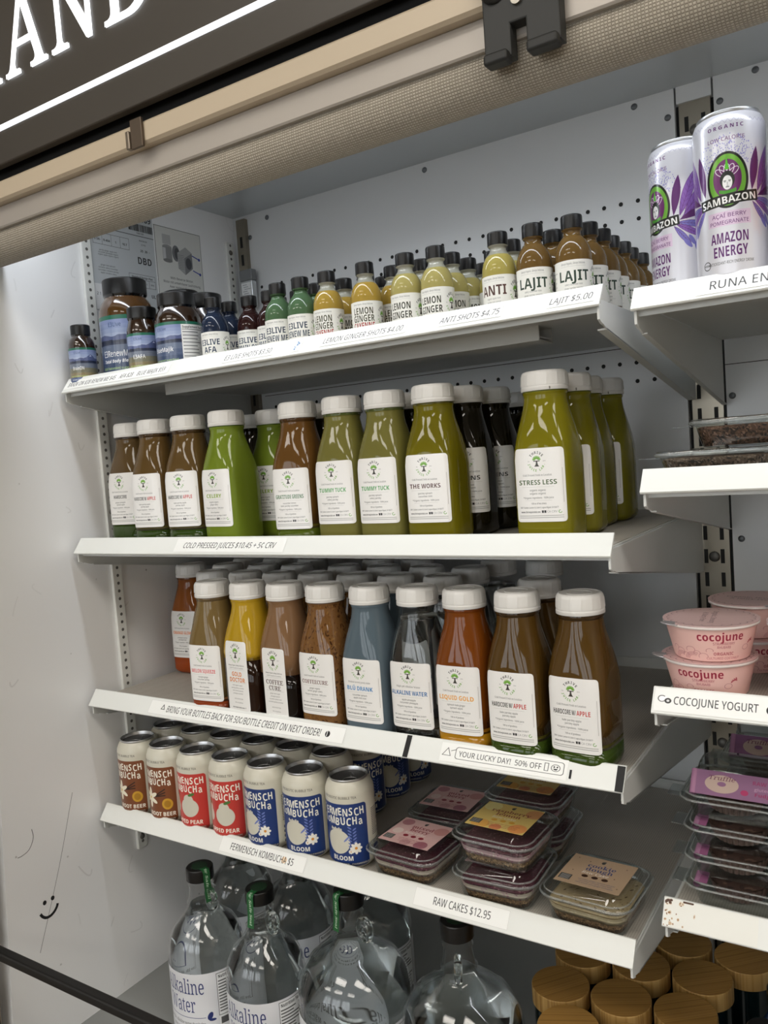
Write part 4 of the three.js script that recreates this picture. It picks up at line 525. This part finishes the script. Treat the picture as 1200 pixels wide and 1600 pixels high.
function cakeTub(o) {
  const p = proto('cake_tub', 'food tub'), hx = 0.0495;
  part('tub', tub([[0.0006, 0, 0, 0], [0.0006, hx - 0.008, hx - 0.008, 0.014], [0.002, hx - 0.005, hx - 0.005, 0.016], [0.030, hx, hx, 0.02], [0.0305, hx + 0.004, hx + 0.004, 0.023], [0.0325, hx + 0.0045, hx + 0.0045, 0.023]]), M.pet, p);
  const lid = part('lid', tub([[0.0322, hx + 0.0048, hx + 0.0048, 0.023], [0.0355, hx + 0.005, hx + 0.005, 0.023], [0.037, hx + 0.002, hx + 0.002, 0.021], [0.0365, hx - 0.002, hx - 0.002, 0.019], [0.043, hx - 0.005, hx - 0.005, 0.018], [0.0445, hx - 0.008, hx - 0.008, 0.016], [0.0445, 0, 0, 0]]), M.pet, p);
  part('lid_rim', bead(0.0338, hx + 0.0048, hx + 0.0048, 0.023), rimM, lid); part('lid_ridge', bead(0.0375, hx + 0.0005, hx + 0.0005, 0.02, 0.0012), rimM, lid);
  part('lid_tab', rbox(-0.012, 0.012, 0.0335, 0.0345, hx + 0.002, hx + 0.012, 0.0004).rotateY(-2.3), M.pet, lid);
  const cake = part('cake_crust', tub([[0.0018, 0, 0, 0], [0.0018, hx - 0.0095, hx - 0.0095, 0.014], [0.0125, hx - 0.006, hx - 0.006, 0.016], [0.0128, 0, 0, 0]]), std(0xffffff, 0.85, { map: o.crust }), p);
  part('cake_filling', tub([[0.0128, 0, 0, 0], [0.0128, hx - 0.006, hx - 0.006, 0.016], [0.021, hx - 0.0035, hx - 0.0035, 0.017], [0.0215, 0, 0, 0]]), std(0xffffff, 0.6, { map: o.fill }), cake);
  part('cake_topping', tub([[0.0214, 0, 0, 0], [0.0214, hx - 0.0045, hx - 0.0045, 0.017], [0.0232, hx - 0.0045, hx - 0.0045, 0.017], [0.0238, hx - 0.007, hx - 0.007, 0.016], [0.0238, 0, 0, 0]]), std(0xffffff, 0.45, { map: o.top }), cake);
  part('paper_label', box(-0.0385, 0.0385, 0.0446, 0.0449, -0.034, 0.034), o.label, lid); return p;
}
{
  const crust = crumb('#7d6146', ['#54402c', '#9b7c5a', '#3d2c1d', '#b49670'], 240), cream = crumb('#ddccbc', ['#d0aab0', '#ece0d2', '#b97a92'], 70), pink = crumb('#d9b4b8', ['#b9608c', '#e6d2cc', '#c98aa4', '#efe2d8'], 90), berry = crumb('#6b3a48', ['#4a1a2a', '#8d5868', '#b98a92', '#5a2234'], 90), vanilla = crumb('#d3bf9c', ['#e2d2b4', '#c3ab84', '#d9c7a6'], 50), dough = crumb('#cbb48d', ['#b99f74', '#dcc9a4', '#5a3f28'], 40);
  const lb = cakeLabel('#dcb6b4', [[60, 60, 46, '#b77f86'], [350, 90, 54, '#c9908c'], [320, 320, 50, '#a86f7c'], [60, 200, 40, '#e8d3cd'], [200, 330, 40, '#c79a9c']], ['mixed', 'berry'], '#8d2f3c', '#8a2434'), lr = cakeLabel('#e2c878', [[60, 60, 60, '#eadf9a'], [360, 70, 60, '#dba06a'], [340, 300, 60, '#e59c5a'], [90, 320, 60, '#e7b05a'], [200, 330, 40, '#d98a5c']], ['raspberry', 'lemon'], '#8c3a2e', '#d9a23a'), lc = cakeLabel('#b39a80', [[40, 40, 4, '#4a3320'], [350, 60, 4, '#4a3320'], [320, 200, 4, '#4a3320'], [60, 200, 4, '#4a3320'], [120, 60, 4, '#4a3320'], [370, 300, 4, '#4a3320']], ['cookie', 'dough'], '#3b4a7a', '#3a2419');
  const mb = cakeTub({ crust, fill: cream, top: berry, label: lb }), rl = cakeTub({ crust, fill: pink, top: berry, label: lr }), cd = cakeTub({ crust, fill: vanilla, top: dough, label: lc }), H = 0.0455;
  const q = (p, x, k, z, turn, label) => place(p, label, [x, S[3] + k * H, z], turn);
  q(mb, 0.557, 0, -0.076, -0.05, 'mixed berry cake tub with pink label beside the blue cans'); q(mb, 0.685, 0, -0.075, 0.05, 'lower cake tub of the front stack, under the yellow labelled tub'); q(rl, 0.688, 1, -0.077, -0.03, 'yellow labelled raspberry cake tub on top of the front stack'); q(cd, 0.801, 0, -0.075, -0.05, 'beige labelled cookie dough cake tub at the right end of the fourth shelf');
  q(mb, 0.551, 0, -0.193, 0.02, 'mixed berry cake tub behind the front mixed berry tub'); q(mb, 0.676, 0, -0.196, 0.05, 'lower cake tub of the rear stack behind the yellow labelled tub'); q(rl, 0.676, 1, -0.194, 0.0, 'yellow labelled raspberry cake tub on top of the rear stack');
}
// ---------------------------------------------------------------- right bay: chia puddings, yogurts, muffins
{
  const p = proto('pudding_tub', 'food tub'), chia = crumb('#6d5848', ['#3c2e24', '#8a7566', '#2a1f18', '#a08c7c'], 420), hx = 0.054, hz = 0.045;
  const build = (tone) => { const t = proto('pudding_tub', 'food tub'); part('tub', tub([[0.0006, 0, 0, 0], [0.0006, hx - 0.01, hz - 0.01, 0.012], [0.002, hx - 0.007, hz - 0.007, 0.013], [0.0225, hx - 0.001, hz - 0.001, 0.015], [0.023, hx + 0.001, hz + 0.001, 0.016]]), M.pet, t);
    const lid = part('lid', tub([[0.0228, hx + 0.001, hz + 0.001, 0.016], [0.0232, hx + 0.003, hz + 0.003, 0.017], [0.0285, hx + 0.003, hz + 0.003, 0.017], [0.0295, hx + 0.001, hz + 0.001, 0.016], [0.0285, hx - 0.004, hz - 0.004, 0.014], [0.0285, 0, 0, 0]]), M.pet, t); part('lid_rim', bead(0.0258, hx + 0.003, hz + 0.003, 0.017, 0.002), rimM, lid); part('lid_tab', rbox(-hx - 0.019, -hx, 0.0222, 0.0232, 0.006, hz - 0.006, 0.0004), M.pet, lid);
    part('pudding', tub([[0.0022, 0, 0, 0], [0.0022, hx - 0.0085, hz - 0.0085, 0.012], [0.0205, hx - 0.003, hz - 0.003, 0.013], [0.0218, hx - 0.006, hz - 0.006, 0.012], [0.0218, 0, 0, 0]]), std(tone, 0.7, { map: chia }), t); return t; };
  place(build(0xffffff), 'clear tub of speckled pudding lying at the shelf front, right bay', [0.9575, R[1], -0.075], 0.03); place(build(0xe8ccc0), 'clear tub of dark speckled pudding stacked on the front tub', [0.992, R[1] + 0.0297, -0.083], -0.04);
  place(build(0xd8c4b8), 'clear tub of speckled pudding right of the stacked tubs', [1.075, R[1], -0.085], 0);
}
{
  const rT = 0.047, hC = 0.0385, side = phys(0xffffff, 0.5, { map: tex(1024, 200, (g, w, h) => { rect(g, 0, 0, w, h, '#efc4bd'); for (const x of [512, 1024, 0]) { txt(g, 'cocojune', x + 50, 46, 68, { bold: true, color: '#9c1f3c', w: 180 }); txt(g, 'STRAWBERRY', x + 62, 88, 22, { color: '#a84a5a', w: 86 }); txt(g, 'RHUBARB', x + 62, 110, 22, { color: '#a84a5a', w: 54 }); txt(g, 'ORGANIC', x + 62, 150, 26, { color: '#b4545f', w: 84, bold: true }); txt(g, 'CULTURED COCONUT', x + 62, 176, 20, { color: '#b4545f', w: 140 }); g.strokeStyle = '#b8737a'; g.lineWidth = 2; for (let i = 0; i < 7; i++) { g.beginPath(); g.arc(x - 150 + i * 26, 130 + (i % 3) * 18, 14 + (i % 2) * 5, 2.6, 6.6); g.stroke(); } for (let i = 0; i < 4; i++) { g.beginPath(); g.arc(x - 60, 186, 24 + i * 6, 3.1, 5.2); g.stroke(); g.beginPath(); g.arc(x - 120, 190, 22 + i * 6, 3.1, 5.2); g.stroke(); } g.beginPath(); g.arc(x + 160, 120, 16, 0, 7); g.stroke(); for (let i = 0; i < 5; i++) ell(g, x + 176 + i * 4, 92 - i * 3, 12, 3, '#b8535f', i * 0.6 - 1); } }) });
  const top = phys(0xffffff, 0.38, { metalness: 0.15, map: tex(256, 256, (g) => { rect(g, 0, 0, 256, 256, '#d8b9b8'); g.strokeStyle = '#8f6a6e'; g.lineWidth = 2; for (let i = 0; i < 26; i++) { const a = i * 0.2417; g.beginPath(); g.arc(128 + 104 * Math.cos(a), 128 + 104 * Math.sin(a), 13, a - 1.2, a + 1.6); g.stroke(); } txt(g, 'Organic, Dreamy', 128, 118, 20, { color: '#5a3a40', font: 'serif' }); txt(g, '& Dairy-Free', 128, 144, 20, { color: '#5a3a40', font: 'serif' }); }) });
  const p = proto('yogurt_cup', 'yogurt cup'); part('cup', loft([[0, 0, 2], [0, rT * 0.76, 2], [0.001, rT * 0.78, 2], [hC - 0.004, rT * 0.95, 2]], 60), side, p); part('rim', loft([[hC - 0.0045, rT * 0.94], [hC - 0.004, rT * 1.0], [hC - 0.0015, rT * 1.0], [hC - 0.0012, rT * 0.92]], 60), std(0xe8dfdc, 0.4), p);
  const disc = new THREE.CylinderGeometry(rT * 1.005, rT * 1.005, 0.0008, 60).translate(0, hC - 0.0007, 0); const lid = part('foil_lid', disc, top, p);
  part('peel_tab', new THREE.SphereGeometry(0.011, 18, 10).scale(1, 0.12, 0.7).rotateZ(-0.12).translate(-rT * 0.74, hC - 0.001, rT * 0.68), std(0xd0ccd0, 0.25, { metalness: 0.7 }), lid);
  const q = (x, k, z, turn, label, g) => place(p, label, [x, R[2] + k * (hC + 0.0002), z], turn, g);
  q(0.9385, 0, -0.069, -0.35, 'pink yogurt cup at the bottom of the front left stack'); q(0.942, 1, -0.067, 0.1, 'pink yogurt cup on top of the front left stack'); q(0.964, 0, -0.175, 0.3, 'pink yogurt cup at the bottom of the rear stack'); q(0.966, 1, -0.177, 1.4, 'pink yogurt cup on top of the rear stack'); q(1.044, 0, -0.07, 0, 'pink yogurt cup at the bottom of the right front stack'); q(1.042, 1, -0.07, 0.4, 'pink yogurt cup on top of the right front stack');
}
{
  const hx = 0.082, hz = 0.05, pink = phys(0xffffff, 0.4, { map: tex(512, 128, (g) => { rect(g, 0, 0, 512, 128, '#80587a'); ell(g, 96, 64, 62, 46, '#b09a90'); ell(g, 96, 64, 16, 12, '#80587a'); txt(g, 'Truffle', 96, 34, 30, { font: 'serif', color: '#5a2340', slant: 0.2 }); ell(g, 180, 92, 14, 14, '#a0275c'); txt(g, 'RAW BAKED', 270, 36, 26, { bold: true, color: '#8a2a5c', w: 130 }); txt(g, 'gluten free', 262, 66, 20, { color: '#b68fa8' }); txt(g, 'Fudge', 250, 94, 24, { bold: true, color: '#8a1f52' }); }) });
  const cocoa = crumb('#4a3028', ['#2d1a14', '#6a4a3e', '#3b241c'], 200), paper = std(0x6a5048, 0.7);
  function muffinBox(dome) {
    const p = proto('muffin_box', 'muffin box'), y = 0.0215;
    part('tray', tub([[0.0005, 0, 0, 0], [0.0005, hx - 0.014, hz - 0.014, 0.008], [0.002, hx - 0.011, hz - 0.011, 0.009], [y - 0.001, hx - 0.005, hz - 0.005, 0.013], [y, hx, hz, 0.018], [y + 0.0015, hx + 0.001, hz + 0.001, 0.018]]), M.pet, p);
    const lid = part('lid', tub([[y + 0.0014, hx + 0.001, hz + 0.001, 0.018], [y + 0.003, hx, hz, 0.018], [y + 0.0035, hx - 0.005, hz - 0.005, 0.016], [y + 0.0035 + (dome - 0.0035) * 0.5, hx - 0.011, hz - 0.0185, 0.016], [y + 0.0035 + (dome - 0.0035) * 0.88, hx - 0.014, hz - 0.0285, 0.015], [y + dome, hx - 0.02, hz - 0.034, 0.012], [y + dome, 0, 0, 0]]), M.pet, p);
    part('lid_rim', bead(y + 0.0015, hx + 0.001, hz + 0.001, 0.018, 0.0014), rimM, lid); part('lid_ridge', bead(y + 0.005, hx - 0.004, hz - 0.004, 0.016, 0.0012), rimM, lid);
    part('lid_tab', rbox(-hx - 0.014, -hx + 0.001, y + 0.0002, y + 0.0012, 0.012, hz - 0.01, 0.0004), M.pet, lid);
    for (const x of [-0.036, 0.036]) { const m = part('muffin', loft([[0.003, 0, 2], [0.003, 0.024, 2], [0.018, 0.029, 2], [0.0195, 0.03, 2], [0.0235, 0.026, 2], [0.0255, 0.014, 2], [0.0262, 0, 2]].map(([a, b, c]) => [a > 0.0195 ? Math.min(a, y + dome - 0.002) : a, b, c]), 72), std(0xffffff, 0.8, { map: cocoa }), p, [x, 0, 0]); part('paper_case', loft([[0.0028, 0.0245], [0.0175, 0.0296]], 162, 1, (t) => 1 + 0.03 * Math.cos(t * 27)), paper, m); }
    const A = [y + 0.0042, hz - 0.0045], B = [y + dome, hz - 0.0315], full = Math.hypot(B[0] - A[0], B[1] - A[1]), len = full * 0.66, tilt = -Math.atan2(A[1] - B[1], B[0] - A[0]);
    const top = dome > 0.02, band = part('paper_sleeve', new THREE.BoxGeometry(top ? 2 * hx - 0.03 : 0.012, len, 0.0004), top ? pink : std(0x8a5278, 0.6), p, [0, A[0] + (B[0] - A[0]) * 0.42 + 0.001, A[1] + (B[1] - A[1]) * 0.42 + 0.001], [tilt, 0, 0]);
    part('sleeve_curl', new THREE.CylinderGeometry(0.0036, 0.0036, len, 14, 1, true), std(0x9c6f8e, 0.6), band, [top ? -hx + 0.013 : -0.004, 0, -0.0025]); if (!top) band.position.x = -hx + 0.016; return p;
  }
  const low = muffinBox(0.0085), tall = muffinBox(0.033), step = 0.031;
  ['lowest', 'second from the bottom', 'third from the bottom'].forEach((s, i) => place(low, `clear muffin box with pink sleeve, ${s} of the front stack`, [0.993 + i * 0.001, R[3] + i * step, -0.078], 0.02 * (i % 2)));
  place(tall, 'domed clear muffin box with pink sleeve on top of the front stack', [0.992, R[3] + 3 * step, -0.078], 0);
  ['lowest', 'second from the bottom', 'third from the bottom'].forEach((s, i) => place(low, `clear muffin box with pink sleeve, ${s} of the rear stack`, [1.01, R[3] + i * step, -0.196], 0)); place(tall, 'domed clear muffin box with pink sleeve on top of the rear stack', [1.01, R[3] + 3 * step, -0.196], 0);
}
// ---------------------------------------------------------------- bottom deck: water jugs, wooden-lidded jars, blue bottles
{
  const lab = phys(0xffffff, 0.4, { clearcoat: 0.2, map: tex(900, 420, (g, w, h) => { rect(g, 0, 0, w, h, '#dfe0e4'); txt(g, 'Alkaline', 400, 80, 120, { font: 'serif', color: '#23306b', w: 330 }); txt(g, 'Water', 380, 190, 120, { font: 'serif', color: '#23306b', w: 230 }); rect(g, 210, 262, 350, 3, '#23306b'); ell(g, 590, 256, 16, 26, '#23306b', 0.6); ell(g, 604, 280, 24, 8, '#23306b'); txt(g, 'Live life. Alkaline water that helps', 390, 300, 26, { font: 'serif', color: '#444', w: 330 }); txt(g, 'your natural defenses!', 390, 334, 26, { font: 'serif', color: '#444', w: 240 }); txt(g, 'Orange County, CA', 390, 384, 22, { color: '#777', w: 180 });
    rect(g, 650, 16, 190, 380, '#eceded'); g.strokeStyle = '#333'; g.lineWidth = 3; g.strokeRect(650, 16, 190, 250); txt(g, 'Nutrition Facts', 660, 36, 26, { bold: true, align: 'left', w: 170 }); for (let i = 0; i < 11; i++) { rect(g, 658, 60 + i * 18, 90 + rnd() * 80, 7, '#555'); } rect(g, 660, 280, 165, 40, '#555'); rect(g, 668, 346, 36, 36, '#333'); rect(g, 716, 346, 36, 36, '#333'); }) });
  const tape = std(0xffffff, 0.5, { map: tex(64, 256, (g) => { rect(g, 0, 0, 64, 256, '#1c5a2e'); txt(g, 'Your Safe Seal', 32, 140, 30, { font: 'serif', color: '#d8e6d4', turn: Math.PI / 2, slant: 0.2 }); }) });
  function jug(r, h, hasLabel, tapeTurn) {
    const p = proto('water_jug', 'jug'), k = h / 0.26, n = 0.0165, sh = h * 0.52, rows = [[0, r * 0.86], [0.003, r * 0.95], [0.01, r], [sh, r], [sh + (h * 0.74 - sh) * 0.35, r * 0.95], [sh + (h * 0.74 - sh) * 0.65, r * 0.8], [sh + (h * 0.74 - sh) * 0.88, r * 0.56], [h * 0.75, n + 0.009], [h * 0.785, n + 0.005], [h * 0.80, n + 0.007], [h * 0.81, n + 0.004], [h * 0.885, n + 0.001], [h * 0.895, n + 0.003], [h * 0.905, n + 0.001], [h * 0.96, n]].map(([y, a]) => [y, a, 2]);
    part('glass', loft([[0, 0, 2], ...rows], 64), M.glass, p); const fillRows = cut(rows, 0.006, h * 0.78).map(([y, a, e]) => [y, a - 0.003, e]); part('water', loft([[0.006, 0, 2], ...fillRows, [h * 0.78, 0, 2]], 64), M.water, p);
    part('handle_ring', new THREE.TorusGeometry(0.0115, 0.0048, 14, 32).scale(0.95, 1.1, 1).translate(n + 0.011, h * 0.84, 0).rotateY(-0.5), phys(0xe4eeee, 0.02, { transmission: 1, thickness: 0.01, ior: 1.48 }), p);
    const c = part('cap', loft([[h * 0.93, n + 0.003], [h * 0.931, n + 0.0045], [h - 0.0015, n + 0.0042], [h, n + 0.003], [h, n + 0.003], [h, 0]], 96, 1, (t, y) => y > h * 0.935 && y < h - 0.002 ? 1 + 0.012 * Math.cos(t * 40) : 1), M.blackCap, p);
    const curve = [[0.006, h + 0.0006], [n + 0.004, h + 0.0008], [n + 0.0062, h - 0.003], [n + 0.0066, h - 0.02], [n + 0.0075, h - 0.034], [n + 0.010, h - 0.047]], P = [], U = [], I = []; curve.forEach(([z, y], i) => { for (const s of [-1, 1]) { P.push(s * 0.0055, y, z); U.push((s + 1) / 2, 1 - i / 5); } }); for (let i = 0; i < 5; i++) { const a = i * 2; I.push(a, a + 2, a + 3, a, a + 3, a + 1); } const tg = new THREE.BufferGeometry(); tg.setAttribute('position', new THREE.Float32BufferAttribute(P, 3)); tg.setAttribute('uv', new THREE.Float32BufferAttribute(U, 2)); tg.setIndex(I); tg.computeVertexNormals();
    if (tapeTurn !== undefined) part('seal_tape', tg, tape, p).rotation.y = tapeTurn; part('cap_seal', new THREE.CylinderGeometry(0.012, 0.012, 0.0006, 28).translate(0, h + 0.0004, 0), std(0x14301c, 0.5), c);
    if (hasLabel) part('paper_label', sticker(rows, -1.7, 1.7, 0.018, sh * 0.92, { corner: 0, cols: 48, lines: 2 }), lab, p); return p;
  }
  const half = jug(0.0575, 0.262, true, 1.0), half2 = jug(0.0575, 0.262, true, -0.15), gal = jug(0.0775, 0.292, true, -0.5), gal2 = jug(0.0775, 0.292, true);
  const q = (p, x, z, turn, label) => place(p, label, [x, DECK, z], turn);
  q(half, 0.19, -0.028, 0.25, 'smaller clear water jug nearest the side wall, green seal tape'); q(half2, 0.318, -0.02, 0.25, 'smaller clear water jug second from the side wall'); q(gal, 0.472, -0.028, 0.3, 'large round water jug between the small jugs and the rightmost jug'); q(gal2, 0.636, -0.028, -0.6, 'large round water jug next to the wooden lidded jars');
  q(half, 0.135, -0.165, 0.3, 'clear water jug in the rear row nearest the side wall'); q(half, 0.266, -0.16, 0.5, 'clear water jug in the rear row behind the second small jug'); q(half, 0.40, -0.185, 0.3, 'clear water jug in the rear row behind the large jug'); 
  const wood = tex(256, 256, (g) => { rect(g, 0, 0, 256, 256, '#9a7438'); for (let i = 0; i < 120; i++) { const y = rnd() * 256; g.strokeStyle = ['#87622b', '#ab8446', '#7a5522', '#a37c3e'][i % 4]; g.globalAlpha = 0.55; g.lineWidth = 0.8 + rnd() * 2.4; g.beginPath(); g.moveTo(0, y); g.bezierCurveTo(80, y + rnd() * 8 - 4, 170, y + rnd() * 8 - 4, 256, y + rnd() * 6 - 3); g.stroke(); } });
  const rim = tex(256, 32, (g) => { rect(g, 0, 0, 256, 32, '#b08c50'); for (let i = 0; i < 90; i++) rect(g, rnd() * 256, 0, 1 + rnd() * 2, 32, ['#a07a3e', '#bd9a5e', '#94703a'][i % 3]); });
  const lidM = std(0xffffff, 0.6, { map: wood }), lidS = std(0xffffff, 0.65, { map: rim }), dk = phys(0x1e3436, 0.08, { transmission: 0.7, thickness: 0, ior: 1.5 });
  const jp = proto('wooden_lid_jar', 'jar'), jr = 0.0345, lr = 0.0365; part('glass_jar', loft([[0, 0, 2], [0, jr * 0.9, 2], [0.003, jr * 0.98, 2], [0.008, jr, 2], [0.150, jr, 2], [0.157, jr * 0.95, 2]], 44), dk, jp);
  const side = part('wooden_lid', loft([[0.157, lr * 0.97], [0.158, lr], [0.1785, lr], [0.18, lr * 0.975]], 56), lidS, jp); const disc = new THREE.CircleGeometry(lr * 0.976, 56).rotateX(-Math.PI / 2).translate(0, 0.18, 0); part('lid_top', disc, lidM, side);
  const spots = [[0.729, -0.122, 'left front'], [0.804, -0.13, 'middle front'], [0.732, -0.198, 'left in the second row'], [0.808, -0.205, 'middle in the second row'], [0.879, -0.138, 'right front'], [0.883, -0.213, 'right in the second row'], [0.764, -0.054, 'nearest the viewer at left'], [0.838, -0.056, 'nearest the viewer in the middle'], [0.845, -0.279, 'middle in the third row'], [0.77, -0.272, 'left in the third row'], [0.922, -0.277, 'right in the third row']];
  spots.forEach(([x, z, s]) => place(jp, `dark jar with round wooden lid, ${s} of the group`, [x, DECK, z], 0.4 + rnd() * 0.5));
  const bb = proto('blue_bottle', 'bottle'); part('glass', loft([[0, 0, 2], [0, 0.034, 2], [0.004, 0.0375, 2], [0.12, 0.0375, 2], [0.15, 0.033, 2], [0.17, 0.02, 2], [0.185, 0.016, 2]], 40), phys(0x14305c, 0.06, { clearcoat: 1 }), bb); part('cap', loft([[0.183, 0.017], [0.184, 0.019], [0.207, 0.0185], [0.209, 0.017], [0.209, 0.017], [0.209, 0]], 40), M.blackCap, bb);
  place(bb, 'dark blue glass bottle beside the wooden lidded jars, front', [0.97, DECK, -0.11], 0); place(bb, 'dark blue glass bottle beside the wooden lidded jars, rear', [0.98, DECK, -0.19], 0);
}
renderer.render(scene, camera);
